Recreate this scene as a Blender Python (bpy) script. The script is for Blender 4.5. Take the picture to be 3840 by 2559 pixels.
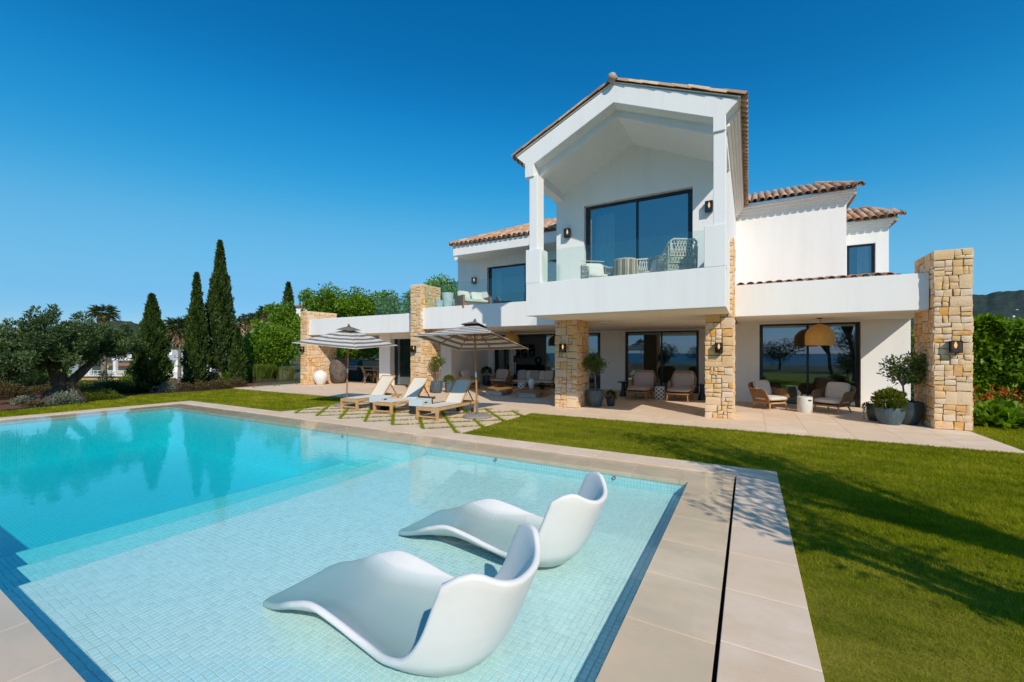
import bpy, bmesh, math, random
import numpy as np
from mathutils import Vector, Matrix, Euler

random.seed(7); RNG = np.random.default_rng(11)
for o in list(bpy.data.objects): bpy.data.objects.remove(o)
SC = bpy.context.scene; COL = SC.collection
R = math.radians

# ------------------------------------------------------------------ camera
EYE = 1.70
cam = bpy.data.cameras.new('camera'); co = bpy.data.objects.new('camera', cam); COL.objects.link(co)
co.location = (0, 0, EYE); co.rotation_euler = (R(90), 0, R(29.65))
cam.sensor_width = 36; cam.lens = 14.64; cam.shift_y = 0.0098
cam.clip_start = 0.05; cam.clip_end = 20000
SC.camera = co
# ------------------------------------------------------------------ sky and sun
SUN_DIR = Vector((1.10, -1.0, 1.14)).normalized()
SUN_EL = math.asin(SUN_DIR.z); SUN_ROT = math.atan2(SUN_DIR.x, SUN_DIR.y)
wd = bpy.data.worlds.new('World'); SC.world = wd; wd.use_nodes = True
nt = wd.node_tree; nt.nodes.clear()
sky = nt.nodes.new('ShaderNodeTexSky'); sky.sky_type = 'NISHITA'; sky.sun_disc = False
sky.sun_elevation = SUN_EL; sky.sun_rotation = SUN_ROT
sky.altitude = 100; sky.air_density = 1.0; sky.dust_density = 0.3; sky.ozone_density = 4.0
gm = nt.nodes.new('ShaderNodeGamma'); gm.inputs[1].default_value = 0.62
hs = nt.nodes.new('ShaderNodeHueSaturation'); hs.inputs['Saturation'].default_value = 1.5; hs.inputs['Hue'].default_value = 0.492; hs.inputs['Value'].default_value = 0.231
cv = nt.nodes.new('ShaderNodeRGBCurve')                 # film-like sky grade; top points also lift the unseen sun side as fill
for ch, pts in enumerate(((( 0, 0), (.070, .002), (.109, .016), (.205, .125), (.57, .26), (1, .80), (3, 3.0)), ((0, 0), (.10, .05), (.227, .147), (.30, .275), (.46, .465), (.78, .570), (1, .90), (3, 3.0)), ((0, 0), (.25, .20), (.434, .418), (.546, .640), (.74, .800), (.81, .825), (1, 1.0), (3, 3.0)))):
    cv.mapping.use_clip = False; c = cv.mapping.curves[ch]
    c.points[0].location = pts[0]; c.points[-1].location = pts[-1]
    for p in pts[1:-1]: c.points.new(*p)
cv.mapping.update()
sm = nt.nodes.new('ShaderNodeVectorMath'); sm.operation = 'SCALE'; sm.inputs['Scale'].default_value = 5.41
bg = nt.nodes.new('ShaderNodeBackground'); bg.inputs[1].default_value = 0.15
wo = nt.nodes.new('ShaderNodeOutputWorld')
nt.links.new(sky.outputs[0], gm.inputs[0]); nt.links.new(gm.outputs[0], hs.inputs['Color']); nt.links.new(hs.outputs[0], cv.inputs['Color']); nt.links.new(cv.outputs[0], sm.inputs[0]); nt.links.new(sm.outputs[0], bg.inputs[0]); nt.links.new(bg.outputs[0], wo.inputs[0])
sl = bpy.data.lights.new('sun', 'SUN'); sl.energy = 3.1; sl.angle = R(0.5); sl.color = (1.0, 0.91, 0.78)
so = bpy.data.objects.new('sun', sl); COL.objects.link(so); so.location = (20, -20, 30)
so.rotation_euler = SUN_DIR.to_track_quat('Z', 'Y').to_euler()
SC.view_settings.view_transform = 'Standard'; SC.view_settings.look = 'None'
SC.view_settings.exposure = 0.3; SC.view_settings.gamma = 1.0; SC.view_settings.use_curve_mapping = False
SC.render.engine = 'CYCLES'
SC.cycles.max_bounces = 12; SC.cycles.diffuse_bounces = 8; SC.cycles.transparent_max_bounces = 24; SC.cycles.volume_bounces = 0
SC.cycles.caustics_reflective = False; SC.cycles.caustics_refractive = False

# pixel -> world helpers (photo pixels at 3840 wide): only directions, distance comes from the plane they meet
F_, CX_, HY_ = 1562., 1920., 1317.
FW = (-math.sin(R(29.65)), math.cos(R(29.65))); RT = (FW[1], -FW[0])
def ray(x, y):
    l = (x-CX_)/F_; return (FW[0]+l*RT[0], FW[1]+l*RT[1], (HY_-y)/F_)
def gnd(x, y, z=0.):
    r = ray(x, y); t = (z-EYE)/r[2]; return Vector((r[0]*t, r[1]*t, z))
def atd(x, y, d):                      # point at depth d along the view axis
    r = ray(x, y); return Vector((r[0]*d, r[1]*d, EYE+r[2]*d))

# ------------------------------------------------------------------ materials
MATS = {}
def _n(nt, t, **k):
    n = nt.nodes.new(t)
    for a, b in k.items(): setattr(n, a, b)
    return n
def ramp(nt, cols, fac, pos=None):
    r = _n(nt, 'ShaderNodeValToRGB'); e = r.color_ramp.elements
    while len(e) < len(cols): e.new(0.5)
    for i, c in enumerate(cols):
        e[i].position = pos[i] if pos else i/max(1, len(cols)-1); e[i].color = (*c, 1)
    nt.links.new(fac, r.inputs[0]); return r
def mat(name, c1, c2=None, ns=4., rough=.7, bump=0., bs=40., spec=.3, rand=None, metal=0., stretch=(1, 1, 1), emit=None, detail=6., attr=None, mixlo=.35, mixhi=.65, sheen=0.):
    if name in MATS: return MATS[name]
    m = bpy.data.materials.new(name); m.use_nodes = True; nt = m.node_tree
    b = nt.nodes['Principled BSDF']; L = nt.links.new
    b.inputs['Roughness'].default_value = rough; b.inputs['Metallic'].default_value = metal
    b.inputs['Specular IOR Level'].default_value = spec
    tc = _n(nt, 'ShaderNodeTexCoord'); mp = _n(nt, 'ShaderNodeMapping'); mp.inputs['Scale'].default_value = stretch
    L(tc.outputs['Object'], mp.inputs[0])
    if rand:                                     # colour differs from piece to piece
        oi = _n(nt, 'ShaderNodeObjectInfo'); base = ramp(nt, rand, oi.outputs['Random']); base.color_ramp.interpolation = 'LINEAR'; col = base.outputs[0]
    elif attr:
        at = _n(nt, 'ShaderNodeAttribute', attribute_name='rnd'); col = ramp(nt, attr, at.outputs['Fac']).outputs[0]
    else:
        rg = _n(nt, 'ShaderNodeRGB'); rg.outputs[0].default_value = (*c1, 1); col = rg.outputs[0]
    if c2:
        nz = _n(nt, 'ShaderNodeTexNoise'); nz.inputs['Scale'].default_value = ns; nz.inputs['Detail'].default_value = detail; nz.inputs['Roughness'].default_value = .6
        if rand:
            ad = _n(nt, 'ShaderNodeVectorMath', operation='ADD'); L(mp.outputs[0], ad.inputs[0])
            sc_ = _n(nt, 'ShaderNodeMath', operation='MULTIPLY'); sc_.inputs[1].default_value = 57.; L(oi.outputs['Random'], sc_.inputs[0]); L(sc_.outputs[0], ad.inputs[1]); L(ad.outputs[0], nz.inputs[0])
        else: L(mp.outputs[0], nz.inputs[0])
        mr = _n(nt, 'ShaderNodeMapRange'); mr.inputs[1].default_value = mixlo; mr.inputs[2].default_value = mixhi; L(nz.outputs[0], mr.inputs[0])
        mx = _n(nt, 'ShaderNodeMix', data_type='RGBA'); L(mr.outputs[0], mx.inputs[0]); L(col, mx.inputs[6]); mx.inputs[7].default_value = (*c2, 1); col = mx.outputs[2]
    L(col, b.inputs['Base Color'])
    if bump:
        nb = _n(nt, 'ShaderNodeTexNoise'); nb.inputs['Scale'].default_value = bs; nb.inputs['Detail'].default_value = 8; L(mp.outputs[0], nb.inputs[0])
        bn = _n(nt, 'ShaderNodeBump'); bn.inputs['Strength'].default_value = bump; bn.inputs['Distance'].default_value = .02; L(nb.outputs[0], bn.inputs['Height']); L(bn.outputs[0], b.inputs['Normal'])
    if emit:
        b.inputs['Emission Color'].default_value = (*emit[0], 1); b.inputs['Emission Strength'].default_value = emit[1]
    MATS[name] = m; return m
def leafmat(name, cols, trans=.35, rough=.45, spec=.35):
    m = bpy.data.materials.new(name); m.use_nodes = True; nt = m.node_tree; L = nt.links.new
    b = nt.nodes['Principled BSDF']; b.inputs['Roughness'].default_value = rough; b.inputs['Specular IOR Level'].default_value = spec
    at = _n(nt, 'ShaderNodeAttribute', attribute_name='rnd'); rp = ramp(nt, cols, at.outputs['Fac'])
    L(rp.outputs[0], b.inputs['Base Color'])
    tr = _n(nt, 'ShaderNodeBsdfTranslucent'); bc = _n(nt, 'ShaderNodeMix', data_type='RGBA', blend_type='MULTIPLY'); bc.inputs[0].default_value = 1
    L(rp.outputs[0], bc.inputs[6]); bc.inputs[7].default_value = (1.3, 1.25, .5, 1); L(bc.outputs[2], tr.inputs[0])
    mx = _n(nt, 'ShaderNodeMixShader'); mx.inputs[0].default_value = trans; L(b.outputs[0], mx.inputs[1]); L(tr.outputs[0], mx.inputs[2])
    L(mx.outputs[0], nt.nodes['Material Output'].inputs[0]); MATS[name] = m; return m
def glassmat(name, tint, refl_min=.08, ior=1.5, rough=0.0, refl_col=(1, 1, 1)):
    m = bpy.data.materials.new(name); m.use_nodes = True; nt = m.node_tree; L = nt.links.new; nt.nodes.remove(nt.nodes['Principled BSDF'])
    fr = _n(nt, 'ShaderNodeFresnel'); fr.inputs[0].default_value = ior
    m0 = _n(nt, 'ShaderNodeMapRange'); m0.inputs[1].default_value = .04; m0.inputs[3].default_value = refl_min; L(fr.outputs[0], m0.inputs[0])
    ge = _n(nt, 'ShaderNodeNewGeometry'); iv = _n(nt, 'ShaderNodeMath', operation='SUBTRACT'); iv.inputs[0].default_value = 1; L(ge.outputs['Backfacing'], iv.inputs[1])
    mr = _n(nt, 'ShaderNodeMath', operation='MULTIPLY'); L(m0.outputs[0], mr.inputs[0]); L(iv.outputs[0], mr.inputs[1])
    tp = _n(nt, 'ShaderNodeBsdfTransparent'); tp.inputs[0].default_value = (*tint, 1)
    gl = _n(nt, 'ShaderNodeBsdfGlossy'); gl.inputs['Roughness'].default_value = rough; gl.inputs[0].default_value = (*refl_col, 1)
    mx = _n(nt, 'ShaderNodeMixShader'); L(mr.outputs[0], mx.inputs[0]); L(tp.outputs[0], mx.inputs[1]); L(gl.outputs[0], mx.inputs[2])
    L(mx.outputs[0], nt.nodes['Material Output'].inputs[0]); MATS[name] = m; return m

PLASTER = mat('white_plaster', (.87, .855, .835), (.81, .79, .765), ns=1.6, rough=.85, bump=.12, bs=45, spec=.15, stretch=(2.2, 2.2, .22), mixlo=.48, mixhi=.85)
SOFFIT = mat('soffit_plaster', (.90, .86, .78), (.88, .84, .76), ns=1.0, rough=.9, spec=.1)
STONE = mat('limestone_block', (.6, .5, .4), (.78, .60, .40), ns=6., rough=.9, bump=.5, bs=22, spec=.15, mixlo=.45, mixhi=.75,
            rand=[(.75, .56, .39), (.71, .38, .09), (.79, .61, .45), (.74, .46, .16), (.71, .54, .39), (.81, .65, .49), (.71, .33, .05), (.76, .57, .39), (.79, .50, .20), (.73, .56, .42)])
MORTAR = mat('stone_core', (.38, .30, .20), (.26, .20, .13), ns=9, rough=.95, bump=.3, bs=30)
TILE = mat('clay_tile', (.4, .2, .1), (.42, .30, .20), ns=7, rough=.85, bump=.3, bs=40, mixlo=.45, mixhi=.8,
           rand=[(.56, .25, .12), (.42, .24, .14), (.66, .45, .28), (.34, .19, .11), (.60, .32, .17), (.68, .50, .34), (.50, .19, .09)])
PAVE = mat('limestone_paving', (.66, .57, .46), (.71, .53, .37), ns=2.2, rough=.7, bump=.06, bs=30, spec=.2,
           rand=[(.80, .63, .48), (.75, .575, .43), (.83, .66, .515), (.76, .58, .425), (.81, .63, .465)], stretch=(1, 1.8, 1))
WETPAVE = mat('wet_limestone', (.5, .4, .3), (.66, .50, .34), ns=2.2, rough=.35, spec=.4,
              rand=[(.82, .59, .41), (.76, .53, .36), (.85, .63, .45), (.79, .56, .38)], stretch=(1, 1.8, 1))
GROUT = mat('joint_mortar', (.48, .41, .32), rough=.95)
DARKGAP = mat('slot_drain', (.012, .012, .012), rough=.8)
BLACKM = mat('black_aluminium', (.012, .013, .015), rough=.35, spec=.5)
TEAK = mat('teak', (.46, .24, .09), (.36, .17, .06), ns=5, rough=.55, bump=.08, bs=30, stretch=(1, 1, 6))
TEAKL = mat('pale_teak', (.60, .36, .15), (.50, .28, .11), ns=6, rough=.55, bump=.06, bs=40)
SLING = mat('sling_fabric', (.72, .67, .58), (.68, .62, .53), ns=30, rough=.85)
CUSH = mat('cushion_cream', (.66, .60, .54), (.60, .54, .48), ns=8, rough=.95, bump=.15, bs=120)
CUSHW = mat('cushion_white', (.72, .71, .67), (.66, .65, .61), ns=8, rough=.95, bump=.15, bs=120)
CUSHP = mat('cushion_blush', (.58, .48, .45), (.53, .43, .41), ns=8, rough=.95, bump=.15, bs=120)
CUSHG = mat('cushion_grey', (.46, .50, .50), (.42, .46, .46), ns=8, rough=.95, bump=.15, bs=120)
WICK = mat('rope_weave', (.36, .20, .09), (.22, .11, .045), ns=22, rough=.8, bump=.5, bs=90, stretch=(1, 1, 3))
WICKL = mat('pale_rope_weave', (.52, .36, .20), (.36, .22, .11), ns=26, rough=.8, bump=.5, bs=90)
POTB = mat('blue_grey_glaze', (.055, .085, .105), (.09, .13, .155), ns=6, rough=.42, bump=.06, bs=40, spec=.5, stretch=(3, 3, .7))
POTD = mat('dark_teal_glaze', (.014, .030, .038), (.03, .055, .065), ns=5, rough=.3, spec=.55)
SOIL = mat('soil', (.07, .04, .025), (.04, .022, .014), ns=14, rough=1, bump=.6, bs=30)
BARK = mat('bark', (.10, .075, .055), (.045, .033, .025), ns=7, rough=.95, bump=.9, bs=14, stretch=(1, 1, .35))
BARKL = mat('pale_bark', (.28, .23, .18), (.16, .125, .095), ns=9, rough=.95, bump=.5, bs=30)
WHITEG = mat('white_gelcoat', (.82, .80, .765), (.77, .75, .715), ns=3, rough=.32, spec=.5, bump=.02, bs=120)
def soil_and_dim_below(m, z0, z1, col):                        # submerged parts: dirt film, plus the water's dimming of white put into the colour
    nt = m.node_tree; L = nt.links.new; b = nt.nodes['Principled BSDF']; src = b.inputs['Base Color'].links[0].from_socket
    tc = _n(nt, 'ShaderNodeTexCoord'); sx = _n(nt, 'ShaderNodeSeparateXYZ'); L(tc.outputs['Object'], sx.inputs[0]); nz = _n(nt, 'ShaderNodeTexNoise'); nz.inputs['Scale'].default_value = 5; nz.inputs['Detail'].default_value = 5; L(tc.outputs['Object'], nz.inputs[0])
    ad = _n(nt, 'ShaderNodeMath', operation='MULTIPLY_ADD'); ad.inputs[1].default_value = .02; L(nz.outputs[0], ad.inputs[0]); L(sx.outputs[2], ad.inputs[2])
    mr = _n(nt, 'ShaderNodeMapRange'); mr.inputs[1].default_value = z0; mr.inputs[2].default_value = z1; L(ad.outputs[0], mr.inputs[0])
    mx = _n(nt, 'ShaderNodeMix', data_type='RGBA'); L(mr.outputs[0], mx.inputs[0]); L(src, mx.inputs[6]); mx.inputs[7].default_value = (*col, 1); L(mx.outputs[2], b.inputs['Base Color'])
soil_and_dim_below(WHITEG, .004, -.075, (.50, .50, .455))
CHAR = mat('charcoal', (.02, .021, .024), (.03, .03, .032), ns=12, rough=.6)
GREYM = mat('grey_metal', (.20, .19, .18), rough=.5, metal=.3)
RATTAN = mat('rattan', (.80, .48, .15), (.62, .33, .08), ns=24, rough=.7, bump=.4, bs=60, stretch=(3, 3, 1))
WINGLASS = glassmat('window_glass', (.62, .70, .72), .28, 1.6, refl_col=(.66, .88, 1.0))
CLEARG = glassmat('clear_glass', (.90, .96, .94), .055, 1.45)
L_OLIVE = leafmat('olive_leaf', [(.022, .042, .013), (.060, .105, .030), (.105, .165, .050), (.18, .23, .11)], .25)
L_CYP = leafmat('cypress_leaf', [(.016, .032, .008), (.036, .070, .012), (.062, .108, .016), (.095, .145, .024)], .2)
L_BRIGHT = leafmat('broad_leaf', [(.060, .12, .008), (.13, .24, .012), (.20, .34, .016), (.27, .41, .030)], .42)
L_POT = leafmat('potted_leaf', [(.03, .06, .012), (.08, .14, .025), (.13, .20, .04), (.20, .27, .08)], .3)
L_DARK = leafmat('dark_leaf', [(.010, .022, .008), (.022, .045, .013), (.04, .075, .02), (.06, .10, .03)], .25)
L_SILVER = leafmat('silver_leaf', [(.08, .10, .065), (.15, .18, .12), (.22, .25, .18), (.30, .33, .25)], .2)
L_RED = leafmat('russet_leaf', [(.05, .035, .015), (.10, .06, .025), (.14, .10, .035), (.17, .17, .06)], .3)
L_YEL = leafmat('yellow_green_leaf', [(.05, .08, .008), (.10, .14, .014), (.16, .20, .02), (.22, .24, .03)], .4)
L_FLOW = leafmat('orange_petal', [(.45, .03, .01), (.55, .06, .01), (.60, .14, .02), (.62, .24, .04)], .35)
L_WHITE = leafmat('white_petal', [(.45, .45, .48), (.55, .55, .6), (.62, .6, .62), (.6, .6, .55)], .3)
L_PALM = leafmat('palm_leaf', [(.03, .05, .012), (.06, .09, .02), (.10, .13, .03), (.28, .20, .07)], .25)
L_GRASS = leafmat('grass_blade', [(.120, .160, .004), (.225, .275, .006), (.330, .355, .010), (.50, .41, .06)], .35, .9, .1)

# ------------------------------------------------------------------ mesh helpers
class MB:
    def __init__(s): s.v = []; s.f = []
    def add(s, vs, fs):
        o = len(s.v); s.v += [tuple(p) for p in vs]; s.f += [tuple(o+i for i in f) for f in fs]; return s
    def box(s, x0, x1, y0, y1, z0, z1):
        return s.add([(x0, y0, z0), (x1, y0, z0), (x1, y1, z0), (x0, y1, z0), (x0, y0, z1), (x1, y0, z1), (x1, y1, z1), (x0, y1, z1)],
                     [(0, 3, 2, 1), (4, 5, 6, 7), (0, 1, 5, 4), (1, 2, 6, 5), (2, 3, 7, 6), (3, 0, 4, 7)])
    def obox(s, c, size, M=None):
        h = [a/2 for a in size]; M = M or Matrix.Identity(3); c = Vector(c)
        p = [c+M@Vector((sx*h[0], sy*h[1], sz*h[2])) for sz in (-1, 1) for sx, sy in ((-1, -1), (1, -1), (1, 1), (-1, 1))]
        return s.add(p, [(0, 3, 2, 1), (4, 5, 6, 7), (0, 1, 5, 4), (1, 2, 6, 5), (2, 3, 7, 6), (3, 0, 4, 7)])
    def bar(s, a, b, w, h=None):
        a = Vector(a); b = Vector(b); d = b-a; h = h or w
        q = d.to_track_quat('Z', 'Y').to_matrix()
        return s.obox((a+b)/2, (w, h, d.length), q)
    def tube(s, pts, r, n=8, cap=True):
        pts = [Vector(p) for p in pts]; rr = r if isinstance(r, (list, tuple)) else [r]*len(pts); rings = []
        up = None
        for i, p in enumerate(pts):
            d = (pts[min(i+1, len(pts)-1)]-pts[max(i-1, 0)]).normalized()
            if up is None: up = d.orthogonal().normalized()
            u = (up-d*up.dot(d)).normalized(); up = u; w = d.cross(u)
            rings.append([p+(u*math.cos(2*math.pi*k/n)+w*math.sin(2*math.pi*k/n))*rr[i] for k in range(n)])
        vs = [q for g in rings for q in g]; fs = []
        for i in range(len(pts)-1):
            for k in range(n): fs.append((i*n+k, i*n+(k+1) % n, (i+1)*n+(k+1) % n, (i+1)*n+k))
        if cap: fs += [tuple(range(n))[::-1], tuple((len(pts)-1)*n+k for k in range(n))]
        return s.add(vs, fs)
    def lathe(s, prof, n=24, c=(0, 0, 0)):
        vs = []; fs = []
        for r, z in prof:
            for k in range(n): a = 2*math.pi*k/n; vs.append((c[0]+r*math.cos(a), c[1]+r*math.sin(a), c[2]+z))
        for i in range(len(prof)-1):
            for k in range(n): fs.append((i*n+k, i*n+(k+1) % n, (i+1)*n+(k+1) % n, (i+1)*n+k))
        fs.append(tuple(range(n))[::-1]); fs.append(tuple((len(prof)-1)*n+k for k in range(n)))
        return s.add(vs, fs)
    def prism(s, poly, ax, a0, a1):
        n = len(poly)
        def P(u, v, a): return {'x': (a, u, v), 'y': (u, a, v), 'z': (u, v, a)}[ax]
        vs = [P(u, v, a0) for u, v in poly]+[P(u, v, a1) for u, v in poly]
        fs = [tuple(range(n)), tuple(range(2*n-1, n-1, -1))]+[(i, n+i, n+(i+1) % n, (i+1) % n) for i in range(n)]
        return s.add(vs, fs)
    def grid(s, fn, nu, nv):
        vs = [fn(i/(nu-1), j/(nv-1)) for j in range(nv) for i in range(nu)]
        return s.add(vs, [(j*nu+i, j*nu+i+1, (j+1)*nu+i+1, (j+1)*nu+i) for j in range(nv-1) for i in range(nu-1)])
    def mesh(s, name, smooth=False, bevel=0, seg=1, fix=True):
        me = bpy.data.meshes.new(name); me.from_pydata(s.v, [], s.f)
        if fix or bevel:
            bm = bmesh.new(); bm.from_mesh(me)
            if fix: bmesh.ops.recalc_face_normals(bm, faces=bm.faces)
            if bevel:
                es = [e for e in bm.edges if len(e.link_faces) == 2 and e.calc_face_angle(0) > .5]
                bmesh.ops.bevel(bm, geom=es, offset=bevel, segments=seg, affect='EDGES', profile=.5, clamp_overlap=True)
            bm.to_mesh(me); bm.free()
        if smooth:
            me.polygons.foreach_set('use_smooth', [True]*len(me.polygons))
            if smooth != 'all':
                me.set_sharp_from_angle(angle=R(40))
        return me
    def build(s, name, m, parent=None, loc=(0, 0, 0), smooth=False, bevel=0, seg=1, off=None, fix=True):
        if off: s.v = [(x-off[0], y-off[1], z-off[2]) for x, y, z in s.v]
        return link(name, s.mesh(name, smooth, bevel, seg, fix), m, parent, loc)
def link(name, me, m, parent=None, loc=(0, 0, 0)):
    o = bpy.data.objects.new(name, me); COL.objects.link(o); o.location = loc
    if m and not me.materials: me.materials.append(m)
    if parent: o.parent = parent
    return o
def thing(name, label, cat, loc=(0, 0, 0), rz=0., group=None):
    o = bpy.data.objects.new(name, None); COL.objects.link(o); o.empty_display_size = .2
    o.location = loc; o.rotation_euler = (0, 0, rz); return tag(o, label, cat, group)
def tag(o, label, cat, group=None):
    o['label'] = label; o['category'] = cat
    if group: o['group'] = group
    return o
def struct(o, label=None):
    o['kind'] = 'structure'
    if label: o['label'] = label
    return o
def stuff(o, label=None, cat=None):
    o['kind'] = 'stuff'
    if label: o['label'] = label
    if cat: o['category'] = cat
    return o
def copy_tree(o, loc=None, rz=None, label=None, parent=None, scale=None):
    c = o.copy(); COL.objects.link(c); c.parent = parent
    for ch in o.children: copy_tree(ch, parent=c)
    if loc is not None: c.location = loc
    if rz is not None: c.rotation_euler = (0, 0, rz)
    if scale: c.scale = (scale, scale, scale)
    if label: c['label'] = label
    return c
def np_mesh(name, V, Fc, rnd=None, m=None, smooth=False):
    me = bpy.data.meshes.new(name); V = np.asarray(V, np.float32); Fc = np.asarray(Fc, np.int32); k = Fc.shape[1]
    me.vertices.add(len(V)); me.vertices.foreach_set('co', V.ravel())
    me.loops.add(Fc.size); me.loops.foreach_set('vertex_index', Fc.ravel())
    me.polygons.add(len(Fc)); me.polygons.foreach_set('loop_start', np.arange(0, Fc.size, k, dtype=np.int32))
    me.update(calc_edges=True)
    if rnd is not None:
        a = me.attributes.new('rnd', 'FLOAT', 'FACE'); a.data.foreach_set('value', np.asarray(rnd, np.float32))
    if smooth: me.polygons.foreach_set('use_smooth', [True]*len(Fc))
    else: me.shade_flat()
    if m: me.materials.append(m)
    return me
def leaf_mesh(name, P, size, m, aspect=.5, dirs=None, spread=1., rnd=None, fold=True, droop=0.):
    """one small pointed four-sided leaf per point P"""
    n = len(P); P = np.asarray(P, float); size = np.broadcast_to(np.asarray(size, float), (n,))
    d = RNG.normal(size=(n, 3))
    if dirs is not None: d = d*spread+np.asarray(dirs)
    d[:, 2] -= droop
    d /= np.linalg.norm(d, axis=1, keepdims=True)+1e-9
    q = RNG.normal(size=(n, 3)); w = np.cross(d, q); w /= np.linalg.norm(w, axis=1, keepdims=True)+1e-9
    L = size[:, None]; W = L*aspect*.5
    V = np.stack([P, P+d*L*.5+w*W, P+d*L, P+d*L*.5-w*W], 1).reshape(-1, 3)
    Fc = np.arange(4*n).reshape(n, 4)
    if rnd is None: rnd = RNG.random(n)
    return np_mesh(name, V, Fc, rnd, m)
def clump_points(centres, radii, per, flat=1.):
    out = []; cid = []
    for i, (c, r) in enumerate(zip(centres, radii)):
        k = int(per*(r**2)) if per > 0 else -per
        d = RNG.normal(size=(k, 3)); d /= np.linalg.norm(d, axis=1, keepdims=True)
        rr = r*RNG.random(k)**.33; p = d*rr[:, None]; p[:, 2] *= flat
        out.append(np.asarray(c)+p); cid += [i]*k
    return np.concatenate(out), np.array(cid)
# ================================================================== ground, sea, hills
PX0, PX1, PY0, PY1 = -15.61, -0.69, 0.78, 5.95          # pool waterline
SX0, SX1, SY0, SY1 = -16.12, -0.17, 0.27, 6.44          # slot drain
OX0, OX1, OY0, OY1 = -16.64, 0.34, -0.25, 6.95          # outer coping edge
def sstep(a, b, x): t = np.clip((x-a)/(b-a), 0, 1); return t*t*(3-2*t)
def terrain(x, y):
    z = -.08*np.ones_like(x)
    z -= 2.6*sstep(24, 50, -x)
    z -= 60*sstep(25, 400, -y)*np.where(-y > 0, 1, 0)
    z -= 14*sstep(500, 1400, -y)
    z -= 1.2*sstep(12, 40, x)
    z += 9*sstep(70, 260, np.hypot(x, y))*sstep(-60, 120, y) + 22*sstep(260, 900, y)
    z += .5*np.sin(x*.05+1.3)*np.cos(y*.043)*sstep(40, 120, np.hypot(x, y))
    return z
def lin(*segs):
    out = []
    for a, b, n in segs: out += list(np.linspace(a, b, n, endpoint=False))
    return out
xs = np.array(sorted(set(lin((-6000, -1000, 8), (-1000, -120, 26), (-120, -30, 22), (-30, OX0, 6), (OX0, OX1, 4), (OX1, 14, 5), (14, 60, 12), (60, 1000, 20), (1000, 6001, 8)))))
ys = np.array(sorted(set(lin((-1500, -400, 12), (-400, -25, 24), (-25, OY0, 5), (OY0, OY1, 3), (OY1, 30, 6), (30, 300, 26), (300, 6001, 14)))))
gx, gy = np.meshgrid(xs, ys); gz = terrain(gx, gy)
nx, ny = len(xs), len(ys); fc = []
for j in range(ny-1):
    for i in range(nx-1):
        cx, cy = (xs[i]+xs[i+1])/2, (ys[j]+ys[j+1])/2
        if OX0 < cx < OX1 and OY0 < cy < OY1: continue
        fc.append((j*nx+i, j*nx+i+1, (j+1)*nx+i+1, (j+1)*nx+i))
GROUND = mat('dry_ground', (.10, .09, .045), (.045, .06, .022), ns=.05, rough=1, detail=12, mixlo=.4, mixhi=.6)
struct(link('ground', np_mesh('ground', np.stack([gx, gy, gz], -1).reshape(-1, 3), fc, smooth=True), GROUND))
SEA = mat('sea_water', (.012, .05, .10), (.02, .07, .13), ns=.002, rough=.45, spec=.35)
struct(MB().add([(-12000, -14000, -74), (12000, -14000, -74), (12000, -900, -74), (-12000, -900, -74)], [(0, 1, 2, 3)]).build('sea', SEA))
def ridge(name, pts, dist, depth, m, base=-40, n=160, rough=.06, seed=1):
    rs = np.random.default_rng(seed); xa = np.linspace(pts[0][0], pts[-1][0], n); rows = 26
    hy = np.interp(xa, [p[0] for p in pts], [p[1] for p in pts]); V = []; ph = rs.random((6, 3))*6.28; fr = np.array([2.1, 3.7, 6.3, 11, 19, 37]); am = np.array([1, .7, .5, .3, .2, .12])
    for r in range(rows):
        t = r/(rows-1)
        for i in range(n):
            d = dist-depth*(1-t); q = ray(xa[i], hy[i]); z = EYE+q[2]*dist; w = q[0]*8/1.3; k = t*2.2
            nz = sum(am[j]*math.sin(fr[j]*w+ph[j, 0]+2*math.sin(fr[j]*.6*k+ph[j, 1]))*math.cos(fr[j]*.7*k+ph[j, 2]) for j in range(6))
            h = base+(z-base)*math.sin(t*math.pi/2)**.9+rough*(z-base)*nz*math.sin(t*math.pi)+rough*.10*(z-base)*rs.normal()*(.6 if t == 1 else .25)
            V.append((q[0]*d, q[1]*d, h))
    fs = [(r*n+i, r*n+i+1, (r+1)*n+i+1, (r+1)*n+i) for r in range(rows-1) for i in range(n-1)]
    for i in range(n): p = ray(xa[i], hy[i]); V.append((p[0]*dist*1.2, p[1]*dist*1.2, base))
    fs += [((rows-1)*n+i, (rows-1)*n+i+1, rows*n+i+1, rows*n+i) for i in range(n-1)]
    return struct(link(name, np_mesh(name, V, fs, smooth=True), m))
HILLM = mat('wooded_hill', (.012, .026, .022), (.034, .052, .036), ns=.06, rough=1, detail=12, mixlo=.38, mixhi=.62)
HILLF = mat('far_wooded_ridge', (.020, .035, .022), (.05, .06, .035), ns=.10, rough=1, detail=10, mixlo=.4, mixhi=.6)
ridge('hill', [(3300, 1130), (3560, 1118), (3640, 1120), (3700, 1130), (3760, 1120), (3850, 1108), (4300, 1060)], 1700, 900, HILLM, n=200, rough=.045, seed=4)
ridge('wooded_ridge', [(-900, 1225), (-100, 1236), (60, 1238), (300, 1232), (470, 1229), (560, 1224), (700, 1236), (900, 1232), (1200, 1215), (1700, 1205), (2200, 1230), (3200, 1240), (4400, 1240)], 330, 140, HILLF, base=-8, n=260, rough=.14, seed=5)

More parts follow.
